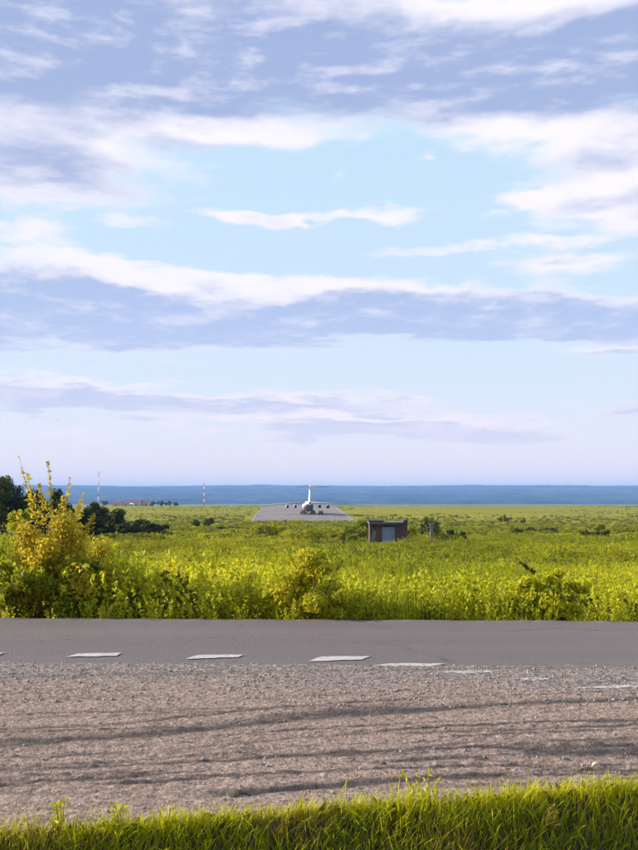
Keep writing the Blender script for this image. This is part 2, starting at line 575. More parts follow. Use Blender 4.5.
def runway_mat():
    m, q, out = new_mat('runway_concrete')
    pos = q.n('ShaderNodeNewGeometry').outputs['Position']
    x, y, z = q.sep(pos)
    n1 = q.noise(q.xyz(x, q.m('MULTIPLY', y, 0.15), 0.0), 0.22, 5, 0.6)
    n2 = q.noise(pos, 1.5, 5, 0.6)
    br = q.n('ShaderNodeTexBrick')
    q.put(br.inputs['Vector'], pos)
    br.offset = 0.0
    br.inputs['Color1'].default_value = (0.165, 0.138, 0.140, 1)
    br.inputs['Color2'].default_value = (0.20, 0.168, 0.166, 1)
    br.inputs['Mortar'].default_value = (0.11, 0.10, 0.10, 1)
    br.inputs['Scale'].default_value = 1.0
    br.inputs['Mortar Size'].default_value = 0.06
    br.inputs['Brick Width'].default_value = 7.0
    br.inputs['Row Height'].default_value = 7.0
    c = q.mix(q.m('MULTIPLY', q.step(n1, 0.45, 0.7), 0.6), br.outputs['Color'], (0.115, 0.096, 0.098))
    principled(q, out, c, 0.85, n2, 0.2, 0.02)
    return m


def forest_mat():
    m, q, out = new_mat('distant_forest')
    pos = q.n('ShaderNodeNewGeometry').outputs['Position']
    n = q.noise(q.vm('MULTIPLY', pos, (1.0, 0.25, 4.0)), 0.007, 6, 0.65)
    c = q.mix(q.step(n, 0.42, 0.68), (0.002, 0.006, 0.009), (0.040, 0.056, 0.036))
    n2 = q.noise(q.vm('MULTIPLY', pos, (1.0, 0.3, 6.0)), 0.0035, 5, 0.6)
    c = q.mix(q.m('MULTIPLY', q.step(n2, 0.56, 0.66), 0.35), c, (0.11, 0.12, 0.06))       # clearings
    principled(q, out, c, 0.95, n, 0.5, 12.0, spec=0.05)
    return m


def brick_mat():
    m, q, out = new_mat('weathered_brick')
    tc = q.n('ShaderNodeTexCoord').outputs['Object']
    x, y, z = q.sep(tc)
    br = q.n('ShaderNodeTexBrick')
    q.put(br.inputs['Vector'], q.xyz(q.m('ADD', x, y), z, 0.0))
    br.inputs['Color1'].default_value = (0.085, 0.034, 0.030, 1)
    br.inputs['Color2'].default_value = (0.055, 0.024, 0.026, 1)
    br.inputs['Mortar'].default_value = (0.085, 0.072, 0.066, 1)
    br.inputs['Scale'].default_value = 1.0
    br.inputs['Mortar Size'].default_value = 0.012
    br.inputs['Brick Width'].default_value = 0.26
    br.inputs['Row Height'].default_value = 0.078
    n = q.noise(tc, 1.6, 6, 0.65)
    c = q.mix(q.m('MULTIPLY', q.step(n, 0.55, 0.72), 0.7), br.outputs['Color'], (0.13, 0.10, 0.085))
    c = q.mix(q.m('MULTIPLY', q.step(n, 0.46, 0.32), 0.6), c, (0.05, 0.03, 0.03))
    principled(q, out, c, 0.9, br.outputs['Fac'], -0.5, 0.02)
    return m


M = dict(
    ground=ground_mat(), asphalt=asphalt_mat(), gravel=gravel_mat(), line=line_mat(), runway=runway_mat(), forest=forest_mat(), brick=brick_mat(),
    stone=paint('grey_stone', (0.30, 0.26, 0.23), 0.9, 0.2, 18.0), clod=paint('dark_clod', (0.10, 0.075, 0.06), 0.95, 0.2, 20.0), tan_stone=paint('tan_stone', (0.48, 0.38, 0.29), 0.9, 0.15, 18.0),
    pale_edge=paint('pale_concrete', (0.27, 0.235, 0.20), 0.9, 0.15, 0.4),
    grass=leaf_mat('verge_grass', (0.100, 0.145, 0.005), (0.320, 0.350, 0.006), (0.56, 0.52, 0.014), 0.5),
    field=leaf_mat('field_grass', (0.150, 0.195, 0.004), (0.310, 0.345, 0.005), (0.50, 0.46, 0.010), 0.5, patch=True),
    weed=leaf_mat('weed_leaf', (0.110, 0.160, 0.005), (0.300, 0.340, 0.006), (0.55, 0.52, 0.022), 0.48, patch=True),
    dry=leaf_mat('dry_grass', (0.200, 0.150, 0.030), (0.320, 0.240, 0.035), (0.460, 0.350, 0.080), 0.4),
    yellow=leaf_mat('yellow_willow_leaf', (0.210, 0.180, 0.006), (0.530, 0.405, 0.012), (0.78, 0.63, 0.070), 0.5),
    dark=leaf_mat('dark_leaf', (0.018, 0.034, 0.008), (0.045, 0.066, 0.010), (0.150, 0.165, 0.014), 0.25),
    green=leaf_mat('green_leaf', (0.045, 0.075, 0.006), (0.125, 0.150, 0.008), (0.300, 0.270, 0.016), 0.4),
    bush=leaf_mat('bush_leaf', (0.060, 0.095, 0.006), (0.220, 0.245, 0.008), (0.56, 0.50, 0.024), 0.45),
    olive=leaf_mat('olive_leaf', (0.115, 0.145, 0.005), (0.250, 0.270, 0.006), (0.42, 0.39, 0.012), 0.45, patch=True),
    bark=paint('bark', (0.11, 0.075, 0.045), 0.9, 0.2, 8.0), twig=paint('yellow_twig', (0.20, 0.145, 0.06), 0.8, 0.2, 8.0),
    white=paint('white_aircraft_paint', (0.80, 0.80, 0.80), 0.35, 0.05, 0.5), grey=paint('grey_aircraft_paint', (0.20, 0.21, 0.235), 0.4, 0.08, 0.5),
    darkgrey=paint('dark_ramp_grey', (0.055, 0.058, 0.066), 0.5, 0.1, 0.8), metal=paint('bare_metal', (0.35, 0.33, 0.32), 0.35, 0.1, 2.0, 0.9),
    nacelle=paint('nacelle_grey', (0.40, 0.40, 0.42), 0.4, 0.1, 1.0),
    soot=paint('sooty_metal', (0.03, 0.028, 0.028), 0.6, 0.1, 2.0), tyre=paint('tyre_rubber', (0.02, 0.02, 0.021), 0.85, 0.1, 4.0),
    glass=paint('dark_glass', (0.02, 0.03, 0.04), 0.08, 0.05, 2.0), red=paint('red_paint', (0.50, 0.06, 0.04), 0.5, 0.1, 1.0),
    door=paint('blue_grey_door_paint', (0.15, 0.21, 0.33), 0.5, 0.08, 2.0), rust=paint('rusted_steel', (0.10, 0.055, 0.035), 0.8, 0.2, 6.0),
    concrete=paint('weathered_concrete', (0.20, 0.18, 0.165), 0.9, 0.15, 3.0), tar=paint('roof_tar', (0.035, 0.03, 0.03), 0.85, 0.15, 3.0),
    roofred=paint('red_brown_roof', (0.19, 0.10, 0.095), 0.7, 0.12, 0.3), plaster=paint('pale_plaster', (0.52, 0.47, 0.44), 0.9, 0.1, 0.5),
    truck=paint('olive_truck_paint', (0.085, 0.075, 0.045), 0.5, 0.12, 1.0), orange=paint('mast_red_paint', (0.42, 0.09, 0.06), 0.6, 0.1, 1.0),
)

# ------------------------------------------------------------------ the ground sheet
def axis(lo, hi, n, core):
    t = np.linspace(np.arcsinh(lo / core), np.arcsinh(hi / core), n)
    return np.sinh(t) * core


xs = axis(-14000, 14000, 221, 10.0)
ys = np.unique(np.concatenate([axis(-900, 14000, 240, 8.0), PY, np.arange(3, 24, 0.3)]))
gx, gy = np.meshgrid(xs, ys)
V = np.stack([gx, gy, gz(gx, gy)], -1).reshape(-1, 3)


def grid_faces(nr, nc):
    i = np.arange(nr - 1)[:, None] * nc + np.arange(nc - 1)[None, :]
    return np.stack([i, i + 1, i + nc + 1, i + nc], -1).reshape(-1, 4)


tag(link('ground', mesh_np('ground', V, grid_faces(len(ys), len(xs)), [M['ground']], smooth=True)), kind='structure')

# hills on the far side of the valley, one wooded ridge behind another
def hill(d0, d1, base, top, seed, amp, freq):
    az = np.linspace(R(-70), R(70), 1300)
    rows = np.linspace(0, 1, 26)
    A, T = np.meshgrid(az, rows)
    d = d0 + (d1 - d0) * T + (d1 - d0) * 0.35 * (fbm(A * 30, 0 * A, seed + 5, 4) - 0.5) * (1 - T)
    crest = top + amp * (fbm(A * freq, 0 * A, seed, 4) - 0.5) * 2 + 5.0 * (fbm(A * 260, 0 * A + 4, seed + 7, 3, 0.7) - 0.5) * 2
    h = base + (crest - base) * np.sin(np.clip(T, 0, 0.8) / 0.8 * np.pi / 2) ** 1.2
    h = h + 0.28 * (top - base) * (fbm(A * 46, T * 5, seed + 3, 5, 0.6) - 0.5) * np.sin(np.pi * np.clip(T * 1.2, 0, 1))
    h = np.where(T > 0.85, h - (T - 0.85) * (top - base) * 1.2, h)
    V = np.stack([d * np.sin(A), d * np.cos(A), h], -1).reshape(-1, 3)
    return tag(link('forested_hills', mesh_np('forested_hills', V, grid_faces(len(rows), len(az)), [M['forest']], smooth=True)), kind='structure')


hill(4700, 5300, -46, -20, 17, 16, 22)
hill(5900, 7300, -50, 22, 21, 17, 14)
hill(7400, 8800, -52, 68, 27, 20, 11)
hill(8900, 10800, -54, 118, 31, 17, 11)

# ------------------------------------------------------------------ road, shoulder, markings
def strip(name, near, far, z, xs_, mat, rows=2, kind='structure'):
    X, T = np.meshgrid(xs_, np.linspace(0, 1, rows))
    Y = near(X) + (far(X) - near(X)) * T
    V = np.stack([X, Y, np.full_like(X, z) if np.isscalar(z) else z(X, Y)], -1).reshape(-1, 3)
    return V, grid_faces(rows, len(xs_))


xr = np.unique(np.concatenate([np.linspace(-14, 14, 500), np.linspace(-420, -14, 60), np.linspace(14, 420, 60)]))
far_e = lambda x: road_far(x) + 0.22 * (fbm(x * 2.6, 0 * x, 41, 5, 0.6) - 0.5)
top_v, top_f = strip('road', lambda x: road_near(x) - 0.5, far_e, 0.0, xr, M['asphalt'], 14)
n0 = len(xr)
last = (14 - 1) * n0
skirt = top_v[last:last + n0] + np.array([0, 0.03, -0.25])        # the broken outer edge of the slab
skv = np.vstack([top_v, skirt])
i = np.arange(n0 - 1)
skf = np.stack([last + i, last + i + 1, len(top_v) + i + 1, len(top_v) + i], -1)
skv[:len(top_v), 2] += 0.008 * (fbm(skv[:len(top_v), 0] * 0.7, skv[:len(top_v), 1] * 0.9, 44, 3) - 0.5)
road = tag(link('road', mesh_np('road', skv, np.vstack([top_f, skf]), [M['asphalt']])), kind='structure')

# dirt and gravel shoulder: ruts, clods and small steps are in the mesh
XC = np.linspace(-13, 13, 1151)
NR = 320
X, T = np.meshgrid(XC, np.linspace(0, 1, NR))
gn = lambda x: edge_near(x) - 0.12
gf = lambda x: road_near(x) + 0.30
Y = gn(X) + (gf(X) - gn(X)) * T


def pxy(px, py):
    """photo pixel on the road plane -> x, y in metres"""
    d = pix_dir(px, py)
    t = EYE / -d.z
    return d.x * t, d.y * t


def rut(pts, width, seed):
    """0..1 mask of a wheel rut that follows photo points"""
    P = np.array([pxy(*p) for p in pts])
    yc = np.interp(X, P[:, 0], P[:, 1])
    w = 1.15 * width * (0.35 + 1.3 * fbm(X * 0.9, 0 * X, seed, 3))
    yc = yc + 0.09 * (fbm(X * 2.0, 0 * X + 2, seed + 1, 4) - 0.5)
    inside = np.clip((X - P[0, 0]) / 0.3 + 0.3, 0, 1) * np.clip((P[-1, 0] - X) / 0.3 + 0.3, 0, 1)
    return np.exp(-((Y - yc) / w) ** 2) * inside


ruts = [(rut([(-400, 764), (0, 745), (130, 736), (300, 717), (450, 708), (640, 699), (1000, 690)], 0.07, 51), 0.85),
        (rut([(500, 748), (560, 752), (640, 752), (760, 755), (900, 755)], 0.10, 53), 0.9),
        (rut([(-300, 800), (0, 772), (150, 765), (300, 756), (480, 742)], 0.035, 55), 0.7),
        (rut([(130, 738), (250, 722), (330, 712), (430, 709)], 0.12, 57), 0.7),
        (rut([(200, 797), (280, 789), (360, 783), (440, 778), (520, 777)], 0.045, 59), 1.0),  # shadow of the small ledge by the turf, painted as a dark line
        (rut([(-200, 800), (0, 788), (60, 783), (140, 778)], 0.03, 61), 0.8),
        (rut([(330, 735), (450, 728), (560, 722), (700, 722)], 0.035, 63), 0.7),
        (rut([(-300, 690), (0, 678), (300, 672), (600, 668), (900, 668)], 0.06, 65), 0.25),
        (rut([(380, 762), (470, 757), (560, 770), (660, 772)], 0.03, 67), 0.8)]
base_curve = [(-500, 775), (-150, 752), (0, 742), (130, 734), (300, 717), (450, 709), (640, 702), (820, 700), (1100, 702)]
for k_, (dy, wd_, st_) in enumerate([(-20, 0.022, 0.5), (-11, 0.030, 0.6), (13, 0.022, 0.75), (21, 0.030, 0.85), (30, 0.018, 0.6), (38, 0.025, 0.9), (47, 0.020, 0.7), (55, 0.024, 0.8), (63, 0.018, 0.7), (72, 0.022, 0.6)]):
    mk = rut([(px, py + dy * (1.0 + 0.00045 * (px - 300) * (1 if dy > 0 else 0))) for px, py in base_curve], wd_, 400 + 3 * k_)
    mk = mk * np.clip((fbm(X * 0.8 + 7 * k_, 0 * X + k_, 450 + k_, 3) - 0.36) * 5, 0, 1)       # a track comes and goes
    ruts.append((mk, st_))
streak = fbm(X * 0.6 + 3, (Y - 0.14 * X) * 17.0, 71, 5, 0.62)
near_w = np.clip((8.2 - Y) / 1.6, 0, 1)
clods = fbm(X * 11, Y * 17, 73, 4, 0.68)
grit = fbm(X * 26, Y * 36, 77, 2)
Z = 0.012 + 0.026 * near_w * (streak - 0.5) + (0.013 + 0.008 * near_w) * (clods - 0.5) + 0.017 * (grit - 0.5)
damp_shade = np.zeros_like(X)  # dark soil along the ruts, with shade of the hollows painted in
for mk, wt_ in ruts:
    Z -= 0.013 * mk * wt_
    damp_shade = np.maximum(damp_shade, np.clip(1.5 * mk * wt_ * (0.35 + 1.3 * clods) * (0.3 + 1.3 * streak), 0, 1))
damp_shade = np.maximum(damp_shade, np.clip((streak * 0.70 + clods * 0.30 - 0.54) * 9, 0, 1) * near_w * 0.9)
Z += 0.03 * (fbm(X * 0.35, Y * 0.5, 79, 3) - 0.5) * near_w
back = np.clip((Y - (road_near(X) - 0.25)) / 0.5, 0, 1)
Z = Z - 0.05 * back * (0.5 + 1.0 * fbm(X * 2.6, Y * 3.2, 81, 4))
Z = Z - 0.16 * np.clip(1 - T * NR / 12.0, 0, 1)                 # slips under the turf
side = np.clip((np.abs(X) - 11.5) / 1.5, 0, 1)
Z = Z - 0.2 * side
tarry = np.clip((Y - 7.35 + 0.9 * (fbm(X * 0.8, Y * 1.4, 83, 4) - 0.5)) / 1.1, 0, 1) ** 1.2
V = np.stack([X, Y, Z], -1).reshape(-1, 3)
tag(link('gravel_shoulder', mesh_np('gravel_shoulder', V, grid_faces(NR, len(XC)), [M['gravel']], {'damp_shade': damp_shade.ravel(), 'tarry': tarry.ravel()}, smooth=True)), kind='structure')


def shoulder_z(x, y):
    j = np.clip(np.round((np.asarray(x) + 13) / 26 * 1150).astype(int), 0, 1150)
    t = (np.asarray(y) - gn(np.asarray(x))) / (gf(np.asarray(x)) - gn(np.asarray(x)))
    i_ = np.clip(np.round(t * (NR - 1)).astype(int), 0, NR - 1)
    return Z[i_, j]


# painted dashes: four corners each in photo pixels on the road plane, and how far they are worn
DASHES = [([(-60, 658), (-48, 654.0), (6, 652.6), (-2, 656.0)], 0.10), ([(65, 658), (80, 653.4), (122, 653.0), (116, 656.8)], 0.06), ([(185, 660), (198, 655.2), (244, 655.0), (238, 658.0)], 0.06),
          ([(308, 662.5), (322, 656.6), (370, 656.4), (362, 660.5)], 0.03), ([(368, 667), (392, 663.4), (446, 664.0), (430, 667.4)], 0.07),
          ([(434, 674.6), (458, 671.2), (497, 672.0), (480, 675.2)], 0.09), ([(506, 681.6), (524, 678.6), (552, 679.4), (536, 682.4)], 0.14),
          ([(574, 690.4), (600, 686.6), (680, 686.0), (676, 689.0)], 0.08), ([(-182, 656.6), (-170, 652.6), (-118, 651.6), (-124, 655.0)], 0.1)]
for corners, wear in DASHES:
    P = [pxy(*c) for c in corners]
    n, nw = 44, 8
    U, Wd = np.meshgrid(np.linspace(0, 1, n), np.linspace(0, 1, nw))
    px_ = (1 - Wd) * ((1 - U) * P[0][0] + U * P[3][0]) + Wd * ((1 - U) * P[1][0] + U * P[2][0])
    py_ = (1 - Wd) * ((1 - U) * P[0][1] + U * P[3][1]) + Wd * ((1 - U) * P[1][1] + U * P[2][1])
    ym = py_.mean(0, keepdims=True)
    py_ = ym + (py_ - ym) * 0.80 + 0.05 * (fbm(px_ * 11, Wd * 2, 91, 3) - 0.5)
    sz = np.where(py_ < road_near(px_) + 0.28, shoulder_z(px_, py_), -1)
    zt = np.maximum(0.009, sz + 0.003)
    top = np.stack([px_, py_, zt], -1).reshape(-1, 3)
    link('dash_marking', mesh_np('dash_marking', top, grid_faces(nw, n), [M['line']], {'wear': np.full(n * nw, wear)}), road)

# ------------------------------------------------------------------ loose gravel and stones
ICO = bmesh.new(); bmesh.ops.create_icosphere(ICO, subdivisions=1, radius=1.0)
ICO_V = np.array([v.co[:] for v in ICO.verts]); ICO_F = np.array([[v.index for v in f.verts] for f in ICO.faces]); ICO.free()


def stones(n, xlo, xhi, y_of, smin, smax, seed):
    r = np.random.default_rng(seed)
    x = r.uniform(xlo, xhi, n); y = y_of(r, x)
    s = smin + (smax - smin) * r.random(n) ** 3
    base = np.stack([x, y, shoulder_z(x, y) + s * 0.25], -1)
    sc = s[:, None] * r.uniform(0.6, 1.25, (n, 3)) * np.array([1, 1, 0.7])
    jit = 1 + 0.45 * (r.random((n, len(ICO_V), 1)) - 0.5)
    V = base[:, None, :] + ICO_V[None] * jit * sc[:, None, :]
    F = ICO_F[None] + (np.arange(n) * len(ICO_V))[:, None, None]
    return V.reshape(-1, 3), F.reshape(-1, 3)


v1, f1 = stones(8000, -8, 8, lambda r, x: road_near(x) - 0.0 - 1.9 * r.random(len(x)) ** 0.9, 0.004, 0.017, 5)
v2, f2 = stones(2200, -7, 7, lambda r, x: gn(x) + 0.3 + (7.6 - gn(x) - 0.3) * r.random(len(x)), 0.003, 0.014, 6)
tag(link('loose_gravel', mesh_np('loose_gravel', np.vstack([v1, v2]), np.vstack([f1, f2 + len(v1)]), [M['stone']])), 'loose grey gravel scattered over the dirt shoulder', 'gravel', kind='stuff')


def stone(px, py, size, mat, label, seed, flat=0.7):
    r = np.random.default_rng(seed)
    bm = bmesh.new(); bmesh.ops.create_icosphere(bm, subdivisions=2, radius=1.0)
    sc = np.array([1.3, 0.9, flat]) * size
    for v in bm.verts:
        k = 1 + 0.5 * (float(fbm(v.co.x * 1.3 + seed, v.co.y * 1.3 + v.co.z, seed, 3)) - 0.5)
        v.co = Vector((v.co.x * sc[0] * k, v.co.y * sc[1] * k, v.co.z * sc[2] * k))
    me = bpy.data.meshes.new('stone'); bm.to_mesh(me); bm.free(); me.materials.append(mat)
    x, y = pxy(px, py)
    o = link('stone', me, loc=(x, y, float(shoulder_z(np.array(x), np.array(y))) + size * flat * 0.35))
    o.rotation_euler = (0, 0, r.random() * 6)
    tag(o, label, 'stone', 'larger stones on the shoulder')


stone(596, 766, 0.026, M['tan_stone'], 'pale tan stone at the right, near the grass edge', 3)
stone(383, 766, 0.022, M['clod'], 'small dark round clod on the dirt, right of centre near the grass', 4, 0.9)
stone(234, 794, 0.050, M['clod'], 'long dark clod lying at the grass edge, left of centre', 5, 0.4)
stone(235, 661, 0.040, M['clod'], 'dark lump beside the second white dash from the left', 6, 0.5)

# ------------------------------------------------------------------ runway
yk = np.unique(np.concatenate([PY[(PY >= 372) & (PY <= 2500)], np.linspace(380, 700, 40)]))
yk = yk[yk >= 380]
hw = np.interp(yk, [380, 430, 469, 595, 800, 2500], [20.5, 21.5, 22.5, 23.5, 23.5, 23.5])
cx = rw_x(yk)
cz = np.interp(yk, PY, PZ)
rows = []
for k in range(len(yk)):
    rows.append([(cx[k] - hw[k], yk[k], cz[k] - 0.3), (cx[k] - hw[k], yk[k], cz[k] + 0.12), (cx[k], yk[k], cz[k] + 0.20), (cx[k] + hw[k], yk[k], cz[k] + 0.12), (cx[k] + hw[k], yk[k], cz[k] - 0.3)])
mb = MB()
nn = 5
mb.quadmesh([p for r_ in rows for p in r_], [(a * nn + b, a * nn + b + 1, (a + 1) * nn + b + 1, (a + 1) * nn + b) for a in range(len(rows) - 1) for b in range(nn - 1)])
mb.f.append(tuple(range(nn))[::-1]); mb.sm.append(False)
tag(mb.build('runway', M['runway']), kind='structure')
for s in (-1, 1):                                               # pale edge of the paving
    mb = MB()
    e0 = [(cx[k] + s * (hw[k] + 0.15), yk[k], cz[k]) for k in range(len(yk))]
    wd = 0.9 if s < 0 else 1.8
    rings = [[(x, y, z - 0.3), (x + s * wd, y, z - 0.3), (x + s * wd, y, z + 0.10), (x, y, z + 0.16)] for x, y, z in e0]
    mb.loft(rings, smooth=False)
    tag(mb.build('runway_shoulder', M['pale_edge']), kind='structure')

# ------------------------------------------------------------------ the parked jet transport, seen from behind
def ring(y, zc, rx, rz, n=28, a0=0.0, a1=2 * math.pi, closed=True):
    k = n if closed else n - 1
    return [(rx * math.cos(a0 + (a1 - a0) * j / k), y, zc + rz * math.sin(a0 + (a1 - a0) * j / k)) for j in range(n)]


FUS = [(23.0, 3.2, 0.25, 0.25), (22.2, 3.25, 0.95, 0.95), (20.5, 3.4, 1.7, 1.7), (18.0, 3.65, 2.2, 2.2), (14.5, 3.8, 2.4, 2.4), (8, 3.8, 2.4, 2.4), (0, 3.8, 2.4, 2.4), (-6, 3.85, 2.4, 2.38),
       (-9.5, 4.1, 2.36, 2.22), (-13, 4.6, 2.15, 1.85), (-16.5, 5.1, 1.75, 1.45), (-19.5, 5.5, 1.3, 1.1), (-22, 5.75, 0.9, 0.8), (-23.2, 5.8, 0.55, 0.5)]


def foil(root, tip, n=7):
    """swept surface between two sections (centre, chord direction ends, thickness)"""
    def sec(le, te, th, up):
        le, te, up = Vector(le), Vector(te), Vector(up)
        pts = []
        for t, h in ((0, 0), (0.06, 0.55), (0.25, 1.0), (0.6, 0.75), (1.0, 0.10), (1.0, -0.10), (0.6, -0.6), (0.25, -0.8), (0.06, -0.45)):
            pts.append(le.lerp(te, t) + up * (h * th / 2))
        return pts
    return [sec(*root), sec(*tip)]


def build_aircraft():
    p = gpt(308, 469)
    p.z = float(np.interp(469, PY, PZ)) + 0.17
    a = thing('jet_transport', 'large four-engined jet transport with a tall white T-tail, parked on the runway seen from behind', 'airplane', p, 0.055)
    f = MB().loft([ring(*s) for s in FUS]).build('fuselage', M['white'], a)
    # cargo ramp doors: dark panels under the upswept tail
    for s, (q0, q1) in ((-1, (182, 268.5)), (1, (271.5, 358))):
        rr = []
        for (y, zc, rx, rz) in FUS[7:13]:
            rr.append([(x, yy, z) for x, yy, z in ring(y, zc, rx * 1.012 + 0.02, rz * 1.012 + 0.02, 9, R(q0), R(q1), False)])
        vs_ = [q for r_ in rr for q in r_]
        m = MB().quadmesh(vs_, [(i * 9 + j, i * 9 + j + 1, (i + 1) * 9 + j + 1, (i + 1) * 9 + j) for i in range(len(rr) - 1) for j in range(8)], True)
        m.build('cargo_door', M['darkgrey'], f)
    MB().loft([ring(-22.9, 6.0, 0.72, 0.55, 12), ring(-23.5, 5.95, 0.5, 0.42, 12), ring(-23.8, 5.9, 0.2, 0.2, 12)]).build('tail_window', M['glass'], f)
    MB().quadmesh([(x * s, y, z) for s in (-1, 1) for x, y, z in ((0.2, 21.3, 4.75), (1.2, 20.9, 4.55), (1.3, 20.2, 4.95), (0.2, 20.4, 5.25))], [(0, 1, 2, 3), (7, 6, 5, 4)]).build('cockpit_window', M['glass'], f)
    # fairing over the wing joint
    MB().loft([[(1.5 * c, y, 5.9 + h * s_) for c, s_ in ((-1.25, -0.6), (-1.0, 0.5), (-0.5, 1), (0.5, 1), (1.0, 0.5), (1.25, -0.6))] for y, h in ((7, 0.15), (4.5, 0.75), (-2.5, 0.8), (-6, 0.15))]).build('wing_fairing', M['white'], f)
    for s in (-1, 1):
        w = MB()
        r0, r1 = foil(((s * 1.2, 5.2, 6.05), (s * 1.2, -4.2, 5.85), 1.15, (0, 0, 1)), ((s * 9.5, 1.2, 5.65), (s * 9.5, -4.6, 5.5), 0.80, (0, 0, 1)))
        r2 = foil(((s * 9.5, 1.2, 5.65), (s * 9.5, -4.6, 5.5), 0.80, (0, 0, 1)), ((s * 25.25, -6.0, 4.75), (s * 25.25, -8.6, 4.72), 0.34, (0, 0, 1)))[1]
        w.loft([r0, r1, r2])
        wing = w.build('wing', M['grey'], a)
        for x0 in (5.0, 8.4, 13.0, 17.0):
            yte = -4.3 - max(0, x0 - 9.5) * 0.255
            zz = 5.55 - (x0 - 1.2) * 0.042
            MB().loft([ring(yte + 2.2, zz - 0.35, 0.05, 0.05, 8), ring(yte + 1.0, zz - 0.42, 0.22, 0.26, 8), ring(yte - 0.6, zz - 0.30, 0.18, 0.2, 8), ring(yte - 1.6, zz - 0.2, 0.04, 0.04, 8)]).quadmesh([], []).build('flap_track_fairing', M['grey'], wing).location = (s * x0, 0, 0)
        for x0, zz, y1 in ((6.35, 4.05, 8.0), (10.6, 3.85, 5.9)):
            e = MB().loft([ring(y1, zz, 0.80, 0.80, 18), ring(y1 - 0.25, zz, 0.95, 0.95, 18), ring(y1 - 2.6, zz, 1.0, 1.0, 18), ring(y1 - 4.8, zz, 0.86, 0.86, 18), ring(y1 - 5.6, zz, 0.72, 0.72, 18)], caps=False).build('engine', M['nacelle'], a)
            e.location = (s * x0, 0, 0)
            MB().loft([ring(y1 - 0.25, zz, 0.79, 0.79, 14), ring(y1 - 0.3, zz, 0.2, 0.2, 14)]).build('intake', M['soot'], e)
            MB().loft([ring(y1 - 5.2, zz, 0.70, 0.70, 14), ring(y1 - 5.7, zz, 0.62, 0.62, 14), ring(y1 - 5.55, zz, 0.4, 0.4, 14), ring(y1 - 6.6, zz, 0.08, 0.08, 14)]).build('exhaust_nozzle', M['soot'], e)
            zt = 6.0 - (x0 - 1.2) * 0.045
            MB().loft([[(-0.16, y1 - 1.2, zz + 0.8), (0.16, y1 - 1.2, zz + 0.8), (0.16, y1 - 5.2, zz + 0.7), (-0.16, y1 - 5.2, zz + 0.7)], [(-0.14, y1 - 3.6, zt), (0.14, y1 - 3.6, zt), (0.14, y1 - 8.0, zt - 0.2), (-0.14, y1 - 8.0, zt - 0.2)]], smooth=False).build('pylon', M['nacelle'], e)
        # tailplane half
        t = MB().loft(foil(((s * 0.25, -18.8, 14.1), (s * 0.25, -24.6, 14.05), 0.62, (0, 0, 1)), ((s * 8.7, -23.6, 13.85), (s * 8.7, -26.6, 13.85), 0.26, (0, 0, 1))))
        t.build('tailplane', M['grey'], a)
        # undercarriage bulge and wheels
        g = MB().loft([ring(y, 1.75, rx, rz, 14) for y, rx, rz in ((6.2, 0.1, 0.1), (5.0, 0.75, 0.6), (2, 1.05, 0.85), (-2, 1.05, 0.85), (-5, 0.8, 0.6), (-7.5, 0.1, 0.1))]).build('undercarriage_pod', M['grey'], a)
        g.location = (s * 2.55, 0, 0)
        for y0 in (3.2, 0.4):
            for x0 in (1.35, 2.05, 3.0, 3.7):
                wh = MB().loft([[(x, 0.65 * k * math.cos(t_) + y0, 0.65 + 0.65 * k * math.sin(t_)) for t_ in [2 * math.pi * j / 14 for j in range(14)]] for x, k in ((-0.2, 0.82), (-0.14, 1), (0.14, 1), (0.2, 0.82))]).build('wheel', M['tyre'], a)
                wh.location = (s * x0, 0, 0)
                MB().loft([[(x, 0.30 * math.cos(t_) + y0, 0.65 + 0.30 * math.sin(t_)) for t_ in [2 * math.pi * j / 10 for j in range(10)]] for x in (-0.215, 0.215)]).build('hub', M['metal'], wh)
            MB().tube([(s * 2.5, y0, 0.65), (s * 2.5, y0, 1.6)], 0.14, 8).build('gear_leg', M['metal'], a)
    fin = MB().loft([[tuple(q) for q in sct] for sct in foil(((0, -10.5, 6.0), (0, -21.8, 6.3), 1.25, (1, 0, 0)), ((0, -18.6, 13.9), (0, -24.4, 13.9), 0.62, (1, 0, 0)))]).build('fin', M['white'], a)
    MB().loft([ring(-18.0, 14.1, 0.08, 0.08, 10), ring(-19.5, 14.1, 0.42, 0.42, 10), ring(-23.5, 14.1, 0.42, 0.42, 10), ring(-26.4, 14.05, 0.08, 0.08, 10)]).build('tail_fairing', M['white'], fin)
    MB().tube([(0, 15.6, 0.5), (0, 15.6, 2.0)], 0.13, 8).build('gear_leg', M['metal'], a)
    for x0 in (-0.75, -0.3, 0.3, 0.75):
        MB().loft([[(x0 + x, 0.5 * k * math.cos(t_) + 15.6, 0.5 + 0.5 * k * math.sin(t_)) for t_ in [2 * math.pi * j / 14 for j in range(14)]] for x, k in ((-0.15, 0.82), (-0.1, 1), (0.1, 1), (0.15, 0.82))]).build('wheel', M['tyre'], a)
    return a


build_aircraft()

